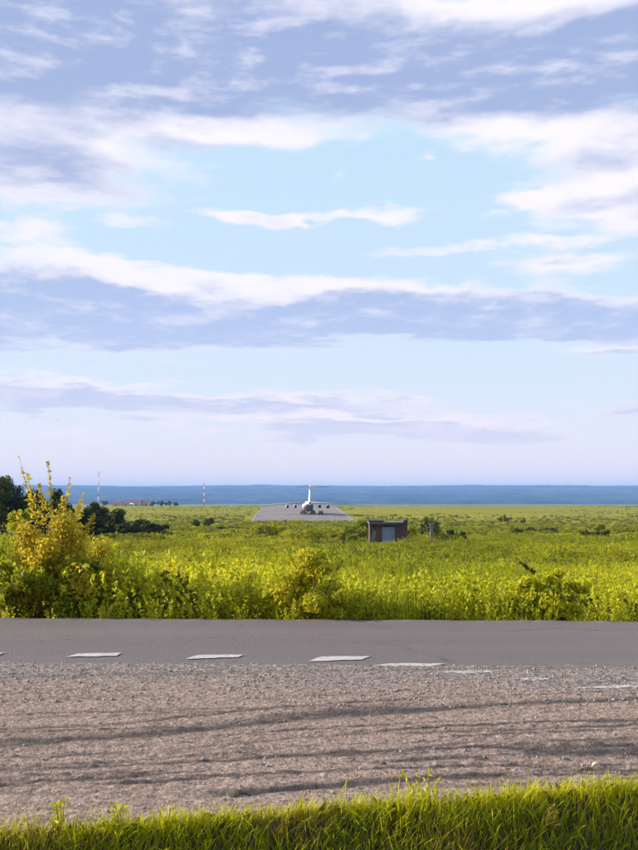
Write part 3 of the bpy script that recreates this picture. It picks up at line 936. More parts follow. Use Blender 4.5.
# ground power truck under the right inner engine
def build_truck():
    p = gpt(320.8, 455)
    p.z = float(np.interp(455, PY, PZ)) + 0.17
    t = thing('service_truck', 'small dark service truck beside the jet, under its right inner engine', 'truck', p, 0.03)
    MB().box(-1.15, 1.15, -2.6, 1.0, 0.75, 2.05).build('cargo_body', M['truck'], t, bevel=0.06)
    c = MB().loft([[(-1.05, y, 0.7), (1.05, y, 0.7), (1.05, y, h), (0.95, y, h + 0.15), (-0.95, y, h + 0.15), (-1.05, y, h)] for y, h in ((1.1, 1.9), (2.0, 1.9), (2.45, 1.25), (3.1, 1.2))], smooth=False).build('cab', M['truck'], t)
    MB().box(-0.85, 0.85, 2.06, 2.10, 1.35, 1.8).build('windscreen', M['glass'], c)
    MB().box(-0.9, 0.9, -2.7, 2.9, 0.5, 0.74).build('chassis', M['soot'], t)
    for x0 in (-0.95, 0.95):
        for y0 in (-1.6, 2.2):
            MB().loft([[(x0 + x, y0 + 0.45 * math.cos(a), 0.45 + 0.45 * math.sin(a)) for a in [2 * math.pi * j / 14 for j in range(14)]] for x in (-0.13, 0.13)], smooth=False).build('wheel', M['tyre'], t)


build_truck()

# ------------------------------------------------------------------ brick hut in the field
def build_hut():
    p = gpt(387.3, 92)
    p.z -= 0.05
    h = thing('brick_hut', 'small flat-roofed brick hut with a blue-grey metal door, standing in the field', 'hut', p, 0.0)
    k = 92 / F_PX                                   # metres in one photo pixel here
    xl, xr_ = -18.5 * k, 18.3 * k
    d0, d1 = -6.6 * k, 5.8 * k                      # door opening
    H = 2.30
    w = MB()
    w.box(xl, d0 - 0.07, -1.5, -1.2, 0, H)          # front, left and right of the door
    w.box(d1 + 0.07, xr_, -1.5, -1.2, 0, H)
    w.box(d0 - 0.07, d1 + 0.07, -1.5, -1.2, 2.02, H)
    w.box(xl, xl + 0.3, -1.198, 1.5, 0, H)
    w.box(xr_ - 0.3, xr_, -1.198, 1.5, 0, H)
    w.box(xl + 0.302, xr_ - 0.302, 1.2, 1.5, 0, H)
    w.build('wall', M['brick'], h)
    r_ = MB().box(xl - 0.10, xr_ - 0.42, -1.75, 1.65, H + 0.002, H + 0.16).build('roof', M['concrete'], h, bevel=0.02)
    MB().box(xl - 0.18, d0 + 0.15, -1.80, 1.60, H + 0.165, H + 0.30).build('roof_felt', M['tar'], r_, bevel=0.03)
    MB().box(xl - 0.05, xr_ - 0.44, -1.80, -1.505, H - 0.17, H - 0.004).build('lintel', M['tar'], h)
    MB().box(xr_ - 0.40, xr_ + 0.02, -1.53, 1.53, H + 0.002, H + 0.36).build('parapet', M['brick'], h)
    d = MB().box(d0, d1, -1.44, -1.36, 0.05, 1.97).build('door', M['door'], h, bevel=0.01)
    for z0 in (0.35, 1.0, 1.65):
        MB().box(d0 + 0.06, d1 - 0.06, -1.465, -1.438, z0, z0 + 0.05).build('door_rib', M['door'], d)
    MB().box(d1 - 0.2, d1 - 0.12, -1.50, -1.44, 0.95, 1.12).build('handle', M['rust'], d)
    for x0 in (d0 - 0.065, d1 + 0.005):
        MB().box(x0, x0 + 0.06, -1.49, -1.30, 0.0, 2.015).build('door_jamb', M['rust'], h)
    MB().tube([(-0.05, 0.2, H + 0.16), (-0.05, 0.2, H + 1.0)], 0.045, 8).build('vent_pipe', M['concrete'], h)
    for x0, z0 in ((-1.55, 0.85), (-1.45, 1.35), (1.05, 0.55)):   # patches of broken render
        n = 9
        pts = [(x0 + (0.22 + 0.08 * math.sin(3 * j + x0)) * math.cos(2 * math.pi * j / n), z0 + (0.30 + 0.1 * math.cos(2 * j)) * math.sin(2 * math.pi * j / n)) for j in range(n)]
        MB().loft([[(x, -1.5, z) for x, z in pts], [(x, -1.515, z) for x, z in pts]], smooth=False).build('render_patch', M['concrete'], h)


build_hut()


def post(px, d, top, width, mat, label, lean=0.0, arm=False):
    p = gpt(px, d)
    t = thing('field_post', label, 'post', (p.x, p.y, p.z - 0.1))
    MB().loft([[(x * s + lean * z, y * s, z) for x, y in ((-width, -width), (width, -width), (width, width), (-width, width))] for z, s in ((0, 1), (top * 0.6, 0.93), (top, 0.85))], smooth=False).build('shaft', mat, t)
    MB().box(-width * 1.2 + lean * top, width * 1.2 + lean * top, -width * 1.2, width * 1.2, top + 0.002, top + 0.08).build('cap', mat, t)
    if arm:
        MB().box(-0.5 + lean * top, 0.28 + lean * top, -0.06, 0.06, top - 0.32, top - 0.2).build('crosspiece', mat, t)
    return t


post(431, 86, 2.05, 0.15, M['concrete'], 'weathered grey concrete post in front of the dark bush right of the hut', 0.0, True)
post(343.5, 88, 1.35, 0.13, M['rust'], 'short brown wooden post left of the hut', 0.02)

# ------------------------------------------------------------------ far side of the airfield
def mast(px, d, height, label, bands, cross=True):
    p = gpt(px, d)
    t = thing('radio_mast', label, 'mast', (p.x, p.y, p.z - 0.2), 0.3, 'masts at the far edge of the airfield')
    MB().box(-0.9, 0.9, -0.9, 0.9, 0.0, 0.7).build('footing', M['concrete'], t)
    seg = height / bands
    for i in range(bands):
        z0, z1 = 0.7 + i * seg, 0.7 + (i + 1) * seg - 0.02
        w0, w1 = 0.55 - 0.25 * i / bands, 0.55 - 0.25 * (i + 1) / bands
        m = MB()
        for sx, sy in ((-1, -1), (1, -1), (1, 1), (-1, 1)):
            m.tube([(sx * w0, sy * w0, z0), (sx * w1, sy * w1, z1)], 0.10, 5)
        n = 3
        for j in range(n):
            za, zb = z0 + (z1 - z0) * j / n, z0 + (z1 - z0) * (j + 1) / n
            wa, wb = w0 + (w1 - w0) * j / n, w0 + (w1 - w0) * (j + 1) / n
            for c in range(4):
                cs = ((-1, -1), (1, -1), (1, 1), (-1, 1))
                a, b = cs[c], cs[(c + 1) % 4]
                m.tube([(a[0] * wa, a[1] * wa, za), (b[0] * wb, b[1] * wb, zb)], 0.055, 4)
        m.build('lattice_section', M['orange'] if (bands - i) % 2 == 1 else M['white'], t)
    m = MB()
    m.tube([(0, 0, 0.7 + height - 0.1), (0, 0, 0.7 + height + 2.4)], 0.09, 6)
    if cross:
        m.box(-1.5, 1.5, -0.12, 0.12, 0.7 + height + 0.4, 0.7 + height + 0.75)
    m.build('antenna', M['grey'], t)


mast(99, 900, 33, 'tall red and white radio mast behind the dark trees on the left', 7)
mast(204.5, 900, 22.5, 'shorter red and white mast standing alone at the field edge, right of the far sheds', 7, False)


def shed(px, d, length, depth, eave, ridge, roof, wall, label, rz=0.0, nwin=5):
    p = gpt(px, d)
    t = thing('airfield_shed', label, 'shed', (p.x, p.y, p.z - 0.2), rz, 'low sheds at the far edge of the airfield')
    a, b = length / 2, depth / 2
    w = MB().box(-a, a, -b, b, 0, eave)
    w.loft([[(x, -b, eave + .002), (x, b, eave + .002), (x, 0, ridge - 0.15)] for x in (-a, a)], smooth=False)
    wl = w.build('wall', wall, t)
    MB().loft([[(x, -b - 0.5, eave - 0.12), (x, 0, ridge), (x, b + 0.5, eave - 0.12), (x, b + 0.5, eave + 0.1), (x, 0, ridge + 0.22), (x, -b - 0.5, eave + 0.1)] for x in (-a - 0.5, a + 0.5)], smooth=False).build('roof', roof, t)
    for i in range(nwin):
        x = -a + length * (i + 0.5) / nwin
        if i == nwin // 2:
            MB().box(x - 0.9, x + 0.9, -b - 0.06, -b - 0.003, 0.05, 2.5).build('door', M['rust'], t)
        else:
            f = MB().box(x - 0.8, x + 0.8, -b - 0.05, -b - 0.003, 1.1, 2.4).build('window', M['white'], t)
            MB().box(x - 0.66, x + 0.66, -b - 0.07, -b - 0.052, 1.22, 2.28).build('pane', M['glass'], f)


shed(117.5, 1000, 9.5, 9, 3.6, 6.0, M['roofred'], M['plaster'], 'leftmost low shed with a red-brown roof on the far airfield edge', 0.0, 3)
shed(127.5, 1012, 9.5, 9, 3.8, 6.3, M['roofred'], M['plaster'], 'second red-roofed low shed from the left on the far airfield edge', 0.0, 3)
shed(137.5, 1004, 9.5, 9, 4.0, 6.8, M['roofred'], M['plaster'], 'third red-roofed low shed from the left on the far airfield edge', 0.0, 3)
shed(146.0, 1010, 6.5, 9, 4.4, 7.6, M['roofred'], M['plaster'], 'tallest and rightmost red-roofed shed on the far airfield edge', 0.0, 2)
shed(132.3, 960, 2.6, 3, 2.4, 3.2, M['white'], M['white'], 'tiny white hut in front of the red-roofed sheds', 0.0, 1)

# ------------------------------------------------------------------ leaves, stems, shrubs and trees
def leaves(C, size, r, aspect=0.38, up=0.25, fold=0.25):
    """diamond leaves at points C -> verts, quads"""
    n = len(C)
    d = r.normal(size=(n, 3)); d[:, 2] += up
    d /= np.linalg.norm(d, axis=1)[:, None]
    s = np.cross(d, r.normal(size=(n, 3))); s /= np.linalg.norm(s, axis=1)[:, None]
    nn_ = np.cross(d, s)
    L = (size * r.uniform(0.6, 1.25, n))[:, None]
    Wd = L * aspect * 0.5
    V = np.stack([C - d * L * 0.5, C - d * L * 0.02 + s * Wd + nn_ * Wd * fold, C + d * L * 0.5, C - d * L * 0.02 - s * Wd + nn_ * Wd * fold], 1)
    return V.reshape(-1, 3), (np.arange(n) * 4)[:, None] + np.array([0, 1, 2, 3])[None]


def blades(base, h, lean, wid, r, n_seg=3, droop=0.35):
    """grass blades: base (n,3), height (n,), lean (n,2) -> verts, tris"""
    n = len(base)
    ang = r.uniform(0, 2 * np.pi, n)
    side = np.stack([np.cos(ang), np.sin(ang), 0 * ang], 1)
    ts = np.array([0, 0.45, 0.8, 1.0])
    wv = np.array([1.0, 0.9, 0.55, 0.0])
    rows_ = []
    for t, w in zip(ts, wv):
        c = base + np.stack([lean[:, 0] * t ** 1.8, lean[:, 1] * t ** 1.8, h * (t - droop * 0.5 * t ** 3 * np.clip(np.hypot(lean[:, 0], lean[:, 1]) / h, 0, 1))], 1)
        if w > 0:
            rows_ += [c - side * (wid * w)[:, None] * 0.5, c + side * (wid * w)[:, None] * 0.5]
        else:
            rows_.append(c)
    V = np.stack(rows_, 1).reshape(-1, 3)
    t7 = np.array([[0, 1, 3], [0, 3, 2], [2, 3, 5], [2, 5, 4], [4, 5, 6]])
    F = ((np.arange(n) * 7)[:, None, None] + t7[None]).reshape(-1, 3)
    return V, F


def stems_mesh(lines, r0, n=5):
    m = MB()
    for pts, ra, rb in lines:
        m.tube(pts, [ra + (rb - ra) * i / (len(pts) - 1) for i in range(len(pts))], n, False)
    return m


def shrub(name, label, cat, px, d, height, width, n, leaf, mat, seed, bark='bark', depth=None, group=None, clumps=14, spread=0.16, low=0.12, sprigs=(), single=False, aspect=0.42, up=0.25, trunk_r=0.02, lift=0.0, tone=0.45, pt=None, skew=0.0, outline=None):
    """stems fan out to leaf clumps; leaves gather round the clumps and along the twigs"""
    r = np.random.default_rng(seed)
    depth = depth or width
    p = pt or gpt(px, d)
    t = thing(name, label, cat, (p.x, p.y, p.z - 0.03 + lift), 0.0, group)
    cc = []
    tries = 0
    while len(cc) < clumps and tries < 4000:
        tries += 1
        q = r.uniform(-1, 1, 3)
        if q @ q > 1:
            continue
        z = (low + (0.97 - low) * (q[2] * 0.5 + 0.5)) * height
        wz = 1.0 if outline is None else np.interp(z / height, outline[0], outline[1])
        c = np.array([q[0] * width / 2 * wz + skew * z, q[1] * depth / 2 * wz, z])
        if all(np.linalg.norm((c - o) / np.array([width, depth, height])) > 0.55 / clumps ** 0.5 for o in cc):
            cc.append(c)
    cc = np.array(cc)
    rad = r.uniform(0.6, 1.3, len(cc)) * spread
    lines = []
    hub = np.array([0, 0, height * (0.30 if single else 0.03)])
    if single:
        lines.append(([(0, 0, 0), (0.02 * width, 0, height * 0.17), tuple(hub)], trunk_r * 1.6, trunk_r))
    for c in cc:
        st = hub + r.normal(size=3) * np.array([0.05 * width, 0.05 * depth, 0.0 if not single else 0.05 * height])
        mid = st * 0.45 + c * 0.55 + r.normal(size=3) * 0.05 * width + np.array([0, 0, 0.05 * height])
        lines.append(([tuple(st), tuple(mid), tuple(c + np.array([0, 0, 0.05 * height]))], trunk_r * 0.7, trunk_r * 0.2))
    pick = r.choice(len(cc), n, p=rad ** 2 / (rad ** 2).sum())
    off = r.normal(size=(n, 3))
    off /= np.linalg.norm(off, axis=1)[:, None]
    off *= (r.random(n) ** 0.5)[:, None]
    C = cc[pick] + off * rad[pick][:, None] * np.array([width, depth, min(height, 1.3 * width)])
    # leaves on the twigs
    k = int(n * 0.22)
    li = r.integers(0, len(lines), k); tt = r.random(k) ** 0.7
    A = np.array([l[0][1] for l in lines])[li]; B = np.array([l[0][2] if len(l[0]) > 2 else l[0][1] for l in lines])[li]
    C2 = A + (B - A) * tt[:, None] + r.normal(size=(k, 3)) * 0.03 * width
    tones = r.uniform(-0.28, 0.28, len(cc))
    rnd = np.concatenate([tones[pick], np.zeros(k)]) + tone + r.normal(size=n + k) * 0.22
    C = np.vstack([C, C2])
    for (tip, spread_s, cnt, tn, *start) in sprigs:            # long shoots above the crown: offsets in metres from the base
        tip = np.array(tip, float)
        st = np.array([tip[0] * 0.35, tip[1] * 0.4, height * 0.45])
        st = np.array(start[0], float) if start else st
        mid = st * 0.5 + tip * 0.5 + np.array([-0.04 * np.sign(tip[0]) * height * 0.3, 0, 0.04 * height])
        lines.append(([tuple(st), tuple(mid), tuple(tip)], trunk_r * 0.45, trunk_r * 0.12))
        s_ = r.random(cnt)
        Q = np.where(s_[:, None] < 0.5, st + (mid - st) * (s_ * 2)[:, None], mid + (tip - mid) * (s_ * 2 - 1)[:, None])
        C = np.vstack([C, Q + r.normal(size=(cnt, 3)) * spread_s * (1.15 - s_)[:, None]])
        rnd = np.concatenate([rnd, tn + r.normal(size=cnt) * 0.2])
    keep = C[:, 2] > 0.02
    C, rnd = C[keep], np.clip(rnd[keep], 0, 1)
    Vv, Ff = leaves(C, leaf, r, aspect, up)
    stems_mesh(lines, 0.01, 5).build('trunk' if single else 'stems', M[bark], t)
    link('crown' if single else 'foliage', mesh_np('foliage', Vv, Ff, [M[mat]], {'rnd': np.repeat(rnd, 4)}), t)
    return t


# big yellow willow shrub at the left with long shoots
k13 = 13.4 / F_PX
shrub('willow_shrub', 'tall yellow-leaved willow shrub with long shoots, at the left roadside', 'shrub', 62, 13.4, 1.75, 1.5, 13000, 0.08, 'yellow', 101, 'twig', 1.2, clumps=34, spread=0.15, low=0.10, aspect=0.36, trunk_r=0.018,
      outline=([0, 0.35, 0.7, 1.0], [0.8, 1.15, 1.0, 0.75]), tone=0.52,
      sprigs=[((-43 * k13, 0.0, 2.62), 0.05, 120, 0.62), ((-16 * k13, 0.1, 2.55), 0.045, 110, 0.55), ((-33 * k13, -0.1, 2.38), 0.07, 170, 0.6), ((8 * k13, 0.0, 2.30), 0.05, 110, 0.6), ((-24 * k13, 0.1, 2.2), 0.09, 220, 0.5),
              ((20 * k13, 0.1, 2.05), 0.07, 160, 0.7), ((2 * k13, 0.0, 2.0), 0.1, 200, 0.5), ((33 * k13, 0.0, 1.75), 0.09, 160, 0.6), ((-45 * k13, 0, 1.8), 0.08, 140, 0.4)])
shrub('roadside_bush', 'dark green bush at the roadside, under the right side of the yellow willow', 'shrub', 90, 12.95, 1.0, 0.8, 2400, 0.085, 'bush', 102, clumps=15, spread=0.18, low=0.12, tone=0.30)
shrub('roadside_bush', 'dark green bush at the roadside, under the left side of the yellow willow', 'shrub', 30, 12.9, 1.0, 0.8, 2400, 0.085, 'bush', 103, clumps=15, spread=0.18, low=0.12, tone=0.30)
shrub('roadside_bush', 'leafy yellow-green bush at the left edge of the picture, by the road', 'shrub', -8, 13.2, 1.45, 1.05, 3000, 0.085, 'weed', 104, clumps=18, spread=0.17, low=0.12, tone=0.45)
shrub('roadside_bush', 'yellow-green bush just right of the yellow willow, by the road', 'shrub', 130, 13.7, 1.30, 1.15, 3200, 0.08, 'weed', 105, clumps=22, spread=0.15, low=0.12, tone=0.55)
shrub('roadside_bush', 'loose yellow-green bush second to the right of the willow, by the road', 'shrub', 178, 14.6, 1.15, 1.0, 2200, 0.075, 'weed', 112, clumps=18, spread=0.15, low=0.12, tone=0.5)
shrub('roadside_bush', 'yellow-green bush third to the right of the willow, by the road', 'shrub', 222, 14.0, 1.1, 1.0, 2400, 0.075, 'weed', 113, clumps=18, spread=0.15, low=0.1, tone=0.6)
shrub('roadside_bush', 'tall loose green bush set back behind the bushes right of the willow', 'shrub', 156, 17.5, 1.5, 1.5, 3000, 0.085, 'bush', 114, clumps=24, spread=0.14, low=0.12, tone=0.55)
# centre bush
shrub('roadside_bush', 'broad green bush with yellow tips at the roadside, below the airplane', 'shrub', 314, 12.85, 1.05, 1.25, 7000, 0.08, 'bush', 106, clumps=30, spread=0.13, low=0.08, tone=0.74, outline=([0, 0.5, 1.0], [0.95, 1.05, 0.65]),
      sprigs=[((-0.34, 0, 1.06), 0.05, 70, 0.75), ((-0.08, 0, 1.16), 0.05, 60, 0.75), ((0.14, 0, 1.14), 0.05, 60, 0.7), ((0.42, 0, 1.0), 0.05, 60, 0.65)])
shrub('roadside_bush', 'low pale yellow bush at the roadside, left of the broad green bush', 'shrub', 258, 13.2, 0.95, 0.8, 1500, 0.07, 'weed', 107, clumps=14, spread=0.17, low=0.1, tone=0.65)
shrub('roadside_bush', 'low pale yellow bush at the roadside, right of the broad green bush', 'shrub', 374, 12.9, 0.75, 0.7, 1200, 0.07, 'weed', 108, clumps=12, spread=0.19, low=0.1, tone=0.8)
# right: yellow-leaved weed clump and the dark leaning stalk
shrub('roadside_bush', 'yellow broad-leaved bush at the roadside on the right', 'shrub', 560, 13.0, 0.85, 1.25, 1500, 0.095, 'weed', 109, depth=0.7, clumps=18, spread=0.13, low=0.08, tone=0.68, aspect=0.6)
shrub('leaning_weed', 'dark leafy stalk leaning left above the yellow bush on the right', 'plant', 549, 13.4, 0.5, 0.25, 60, 0.075, 'green', 110, clumps=4, spread=0.2, trunk_r=0.02, tone=0.25, lift=0.1, aspect=0.55,
      sprigs=[((-31 * k13, 0.0, 0.95), 0.030, 130, 0.25, (-2 * k13, 0, 0.60)), ((-16 * k13, 0.0, 0.80), 0.030, 60, 0.3, (0.05, 0, 0.45)), ((3 * k13, 0.05, 0.66), 0.03, 40, 0.4, (0.05, 0, 0.2))])
shrub('leaning_weed', 'upright dark green weed at the right of the leaning dark stalk', 'plant', 573, 13.4, 0.72, 0.22, 200, 0.08, 'green', 111, clumps=7, spread=0.25, tone=0.3)

# dark trees at the left, behind the willow
TREES = [(-22, 96, 8.0, 6.5, 'dark tree cut by the left edge of the picture, behind the willow'), (14, 104, 7.3, 5.2, 'dark rounded tree left of the willow shoots, second from the left edge'),
         (46, 112, 6.2, 5.0, 'dark tree hidden mostly behind the yellow willow'), (84, 118, 5.0, 5.2, 'dark bushy tree just right of the willow, below the tall mast'),
         (112, 124, 4.0, 5.0, 'low dark tree between the willow and the last dark bush'), (146, 122, 3.1, 5.0, 'last low dark bush at the right end of the dark tree row')]
for i, (px, d, h, w, lab) in enumerate(TREES):
    shrub('dark_tree', lab, 'tree', px, d, h, w * 1.25, 7500, 0.36, 'dark', 200 + i, depth=w, group='dark trees at the left', clumps=24, spread=0.14, low=0.14, single=True, trunk_r=0.09, tone=0.32, aspect=0.6)
shrub('sapling', 'bright green young tree in front of the dark trees, at the far left', 'tree', 22, 46, 3.1, 1.3, 1500, 0.15, 'weed', 215, clumps=14, spread=0.17, low=0.3, single=True, trunk_r=0.03, tone=0.32, aspect=0.5)
# shrubs out in the field: px, distance, height, width, material, label
FIELD = [(308, 96, 2.9, 5.2, 'olive', 'bright green rounded bush in the field directly below the airplane'),
         (268, 120, 2.0, 4.2, 'olive', 'olive bush in the field left of the bush below the airplane'),
         (350, 100, 2.2, 3.4, 'olive', 'olive bush left of the brown post near the hut'),
         (365, 106, 2.7, 2.4, 'green', 'green bush touching the left side of the brick hut'),
         (408, 110, 2.1, 2.2, 'olive', 'olive bush touching the right side of the brick hut'),
         (430, 99, 2.75, 2.7, 'dark', 'dark green bush behind the concrete post, right of the hut'),
         (456, 98, 1.35, 2.4, 'dark', 'low dark bush right of the bush behind the concrete post'),
         (443, 90, 0.95, 2.0, 'green', 'low green bush in front of the dark bushes right of the hut'),
         (196, 210, 2.3, 1.9, 'dark', 'small dark round bush alone in the left field'),
         (209, 214, 2.6, 2.3, 'green', 'small green bush next to the dark round bush in the left field'),
         (232, 185, 1.2, 6.0, 'dark', 'low dark hedge-like bush left of the runway end'),
         (250, 190, 1.0, 4.0, 'green', 'low green bush at the left corner of the runway end'),
         (178, 200, 1.0, 6.0, 'green', 'low dark green bush right of the dark tree row'),
         (502, 330, 3.2, 3.4, 'olive', 'lone small olive tree on the far meadow at the right'),
         (522, 330, 1.6, 2.0, 'green', 'tiny dark bush on the far meadow right of the lone olive tree'),
         (517, 150, 1.25, 2.4, 'green', 'low dark bush at the right, nearest to the leaning stalk in the field'),
         (530, 165, 1.1, 2.6, 'dark', 'low dark bush in the line of bushes, right field, left end'),
         (549, 175, 1.25, 3.2, 'dark', 'low dark bush in the line of bushes, right field, middle'),
         (575, 180, 0.9, 4.0, 'green', 'flat green bush in the line of bushes, right field, right end'),
         (598, 150, 1.3, 1.7, 'green', 'small upright green bush at the right, beside the pale path'),
         (586, 98, 1.25, 1.5, 'dark', 'dark bush in the middle of the right field, left of two'),
         (601, 96, 1.15, 1.8, 'dark', 'dark bush in the middle of the right field, right of two'),
         (571, 100, 0.8, 2.4, 'olive', 'flat olive bush left of the two dark bushes in the right field'),
         (622, 99, 0.8, 2.6, 'olive', 'flat olive bush right of the two dark bushes in the right field'),
         (468, 40, 0.75, 1.2, 'green', 'small dark green tuft of leaves alone in the middle of the right field'),
         (200, 34, 0.8, 0.7, 'green', 'small green bush in the tall grass left of centre')]
for i, (px, d, h, w, mt, lab) in enumerate(FIELD):
    shrub('field_bush', lab, 'bush', px, d, h, w, 1500 if w > 3 else 900, 0.0023 * d if d > 60 else 0.09, mt, 300 + i, depth=min(w, 3.5), group='bushes scattered over the field', clumps=14, spread=0.17, low=0.12, tone=0.45, aspect=0.6, trunk_r=0.03, single=(px == 502))
# small trees by the sheds
for i, (px, d, h, w, lab) in enumerate([(153, 985, 6.5, 7, 'far dark tree directly right of the sheds'), (161, 990, 6.0, 8, 'second far dark tree to the right of the sheds'), (169, 995, 5.5, 8, 'third far dark tree to the right of the sheds'),
                                        (176, 1000, 4.5, 6, 'last and smallest far dark tree right of the sheds'), (106, 960, 7.0, 9, 'far green tree between the tall mast and the sheds')]):
    shrub('far_tree', lab, 'tree', px, d, h, w, 900, 1.0, 'dark' if i < 4 else 'green', 400 + i, depth=w, group='small trees by the far sheds', clumps=12, spread=0.18, low=0.1, single=True, trunk_r=0.12, tone=0.45, aspect=0.7)

# ------------------------------------------------------------------ grass and weeds too many to count
protos = bpy.data.collections.new('ground_cover_prototypes')      # not linked to the scene: only instanced


def proto(name, Vv, Ff, rnd, mat):
    o = bpy.data.objects.new(name, mesh_np(name, Vv, Ff, [M[mat]], {'rnd': np.clip(rnd, 0, 1)}))
    return o


def grass_tuft(name, seed, n, h, rad, wid, mat, tone, lean=0.35):
    r = np.random.default_rng(seed)
    a, q = r.uniform(0, 2 * np.pi, n), rad * np.sqrt(r.random(n))
    b = np.stack([q * np.cos(a), q * np.sin(a), np.full(n, -0.03)], 1)
    hh = h * r.uniform(0.45, 1.1, n)
    ln = np.stack([np.cos(a), np.sin(a)], 1) * (hh * lean * r.uniform(0.1, 1.2, n))[:, None] + r.normal(size=(n, 2)) * 0.1 * h
    Vv, Ff = blades(b, hh, ln, wid * r.uniform(0.6, 1.3, n), r)
    return proto(name, Vv, Ff, np.repeat(tone + r.normal(size=n) * 0.2, 7), mat)


def weed_tuft(name, seed, n_stem, h, rad, leaf, mat, tone, per=22, aspect=0.5):
    r = np.random.default_rng(seed)
    Cs, rn = [], []
    for i in range(n_stem):
        a, q = r.uniform(0, 6.28), rad * math.sqrt(r.random())
        b = np.array([q * math.cos(a), q * math.sin(a), 0.0])
        tip = b + np.array([r.normal() * 0.25 * h, r.normal() * 0.25 * h, h * r.uniform(0.6, 1.1)])
        s_ = 0.12 + 0.88 * r.random(per)
        Cs.append(b + (tip - b) * s_[:, None] + r.normal(size=(per, 3)) * 0.05 * h * (1.2 - s_)[:, None])
        rn.append(np.full(per, tone + r.normal() * 0.12) + r.normal(size=per) * 0.11)
    Vv, Ff = leaves(np.vstack(Cs), leaf, r, aspect, 0.5)
    tri = np.vstack([Ff[:, [0, 1, 2]], Ff[:, [0, 2, 3]]])
    return proto(name, Vv, tri, np.repeat(np.concatenate(rn), 4), mat)


def scatter(name, label, cat, items, P, S, seed):
    """one object: points carry an instance each"""
    r = np.random.default_rng(seed)
    c = bpy.data.collections.new(name + '_kinds')
    for o in items:
        c.objects.link(o)
    n = len(P)
    me = bpy.data.meshes.new(name)
    me.vertices.add(n); me.vertices.foreach_set('co', np.ascontiguousarray(P, np.float32).ravel())
    at = me.attributes.new('turn', 'FLOAT_VECTOR', 'POINT')
    at.data.foreach_set('vector', np.stack([r.normal(size=n) * 0.08, r.normal(size=n) * 0.08, r.uniform(0, 6.28, n)], 1).astype(np.float32).ravel())
    at = me.attributes.new('size', 'FLOAT_VECTOR', 'POINT')
    at.data.foreach_set('vector', np.ascontiguousarray(S, np.float32).ravel())
    me.update()
    o = link(name, me)
    g = bpy.data.node_groups.new(name, 'GeometryNodeTree')
    g.interface.new_socket('Geometry', in_out='INPUT', socket_type='NodeSocketGeometry')
    g.interface.new_socket('Geometry', in_out='OUTPUT', socket_type='NodeSocketGeometry')
    gi, go = g.nodes.new('NodeGroupInput'), g.nodes.new('NodeGroupOutput')
    ip = g.nodes.new('GeometryNodeInstanceOnPoints')
    ci = g.nodes.new('GeometryNodeCollectionInfo')
    ci.inputs[0].default_value = c
    ci.inputs['Separate Children'].default_value = True
    ci.inputs['Reset Children'].default_value = True
    rv = g.nodes.new('FunctionNodeRandomValue'); rv.data_type = 'INT'
    rv.inputs[4].default_value = 0; rv.inputs[5].default_value = len(items) - 1
    na = g.nodes.new('GeometryNodeInputNamedAttribute'); na.data_type = 'FLOAT_VECTOR'; na.inputs[0].default_value = 'turn'
    nb = g.nodes.new('GeometryNodeInputNamedAttribute'); nb.data_type = 'FLOAT_VECTOR'; nb.inputs[0].default_value = 'size'
    L = g.links.new
    L(gi.outputs[0], ip.inputs['Points']); L(ci.outputs[0], ip.inputs['Instance'])
    ip.inputs['Pick Instance'].default_value = True
    L(rv.outputs[2], ip.inputs['Instance Index'])
    L(na.outputs[0], ip.inputs['Rotation']); L(nb.outputs[0], ip.inputs['Scale'])
    L(ip.outputs[0], go.inputs[0])
    md = o.modifiers.new('scatter', 'NODES'); md.node_group = g
    return tag(o, label, cat, kind='stuff')


def field_points(n, d0, d1, seed, margin=4.0, power=1.0, keep=None):
    r = np.random.default_rng(seed)
    d = d0 + (d1 - d0) * r.random(n) ** power
    x = (r.random(n) * 2 - 1) * (0.40 * d + margin)
    ok = (d > road_far(x) + 0.12)
    on_rw = (np.abs(x - rw_x(d)) < 25.5) & (d > 377)
    hut = (np.abs(x - 7.0) < 2.3) & (np.abs(d - 92) < 1.9)
    ok &= ~on_rw & ~hut
    if keep is not None:
        ok &= r.random(n) < keep(x, d)
    x, d = x[ok], d[ok]
    return np.stack([x, d, gz(x, d)], 1), r


patch = lambda x, d: fbm(x * 0.16 + 40, d * 0.22, 601, 3)
G1 = [grass_tuft('grass_tuft', 501 + i, 34, 0.62, 0.16, 0.014, 'field', 0.42 + 0.1 * i) for i in range(3)]
W1 = [weed_tuft('leafy_weed', 511 + i, 6, 0.62 + 0.08 * i, 0.16, 0.075, 'weed', 0.40 + 0.13 * i) for i in range(4)] + [weed_tuft('dark_weed', 516, 6, 0.55, 0.15, 0.08, 'green', 0.30), weed_tuft('pale_weed', 517, 5, 0.75, 0.12, 0.065, 'weed', 0.95, 16)]
D1 = [grass_tuft('dry_tuft', 521 + i, 30, 0.75, 0.13, 0.010, 'dry', 0.45, 0.25) for i in range(2)]
P, r = field_points(7500, 12.2, 34, 1, keep=lambda x, d: np.clip(1.7 - 2.2 * patch(x, d), 0.12, 1))
edge = np.clip((P[:, 1] - road_far(P[:, 0])) / 0.9, 0.30, 1)
scatter('field_grass', 'tall yellow-green grass just beyond the road', 'grass', G1, P, (np.stack([edge * 0.6 + 0.4, edge * 0.6 + 0.4, edge], 1) * r.uniform(0.6, 1.25, len(P))[:, None]), 1)
P, r = field_points(9500, 12.45, 34, 2, keep=lambda x, d: np.clip((patch(x, d) - 0.32) * 4.5, 0.12, 1))
edge = np.clip((P[:, 1] - road_far(P[:, 0])) / 0.9, 0.4, 1) * np.where((P[:, 0] < -0.8) & (P[:, 1] < 22), 1.25, 1.0)
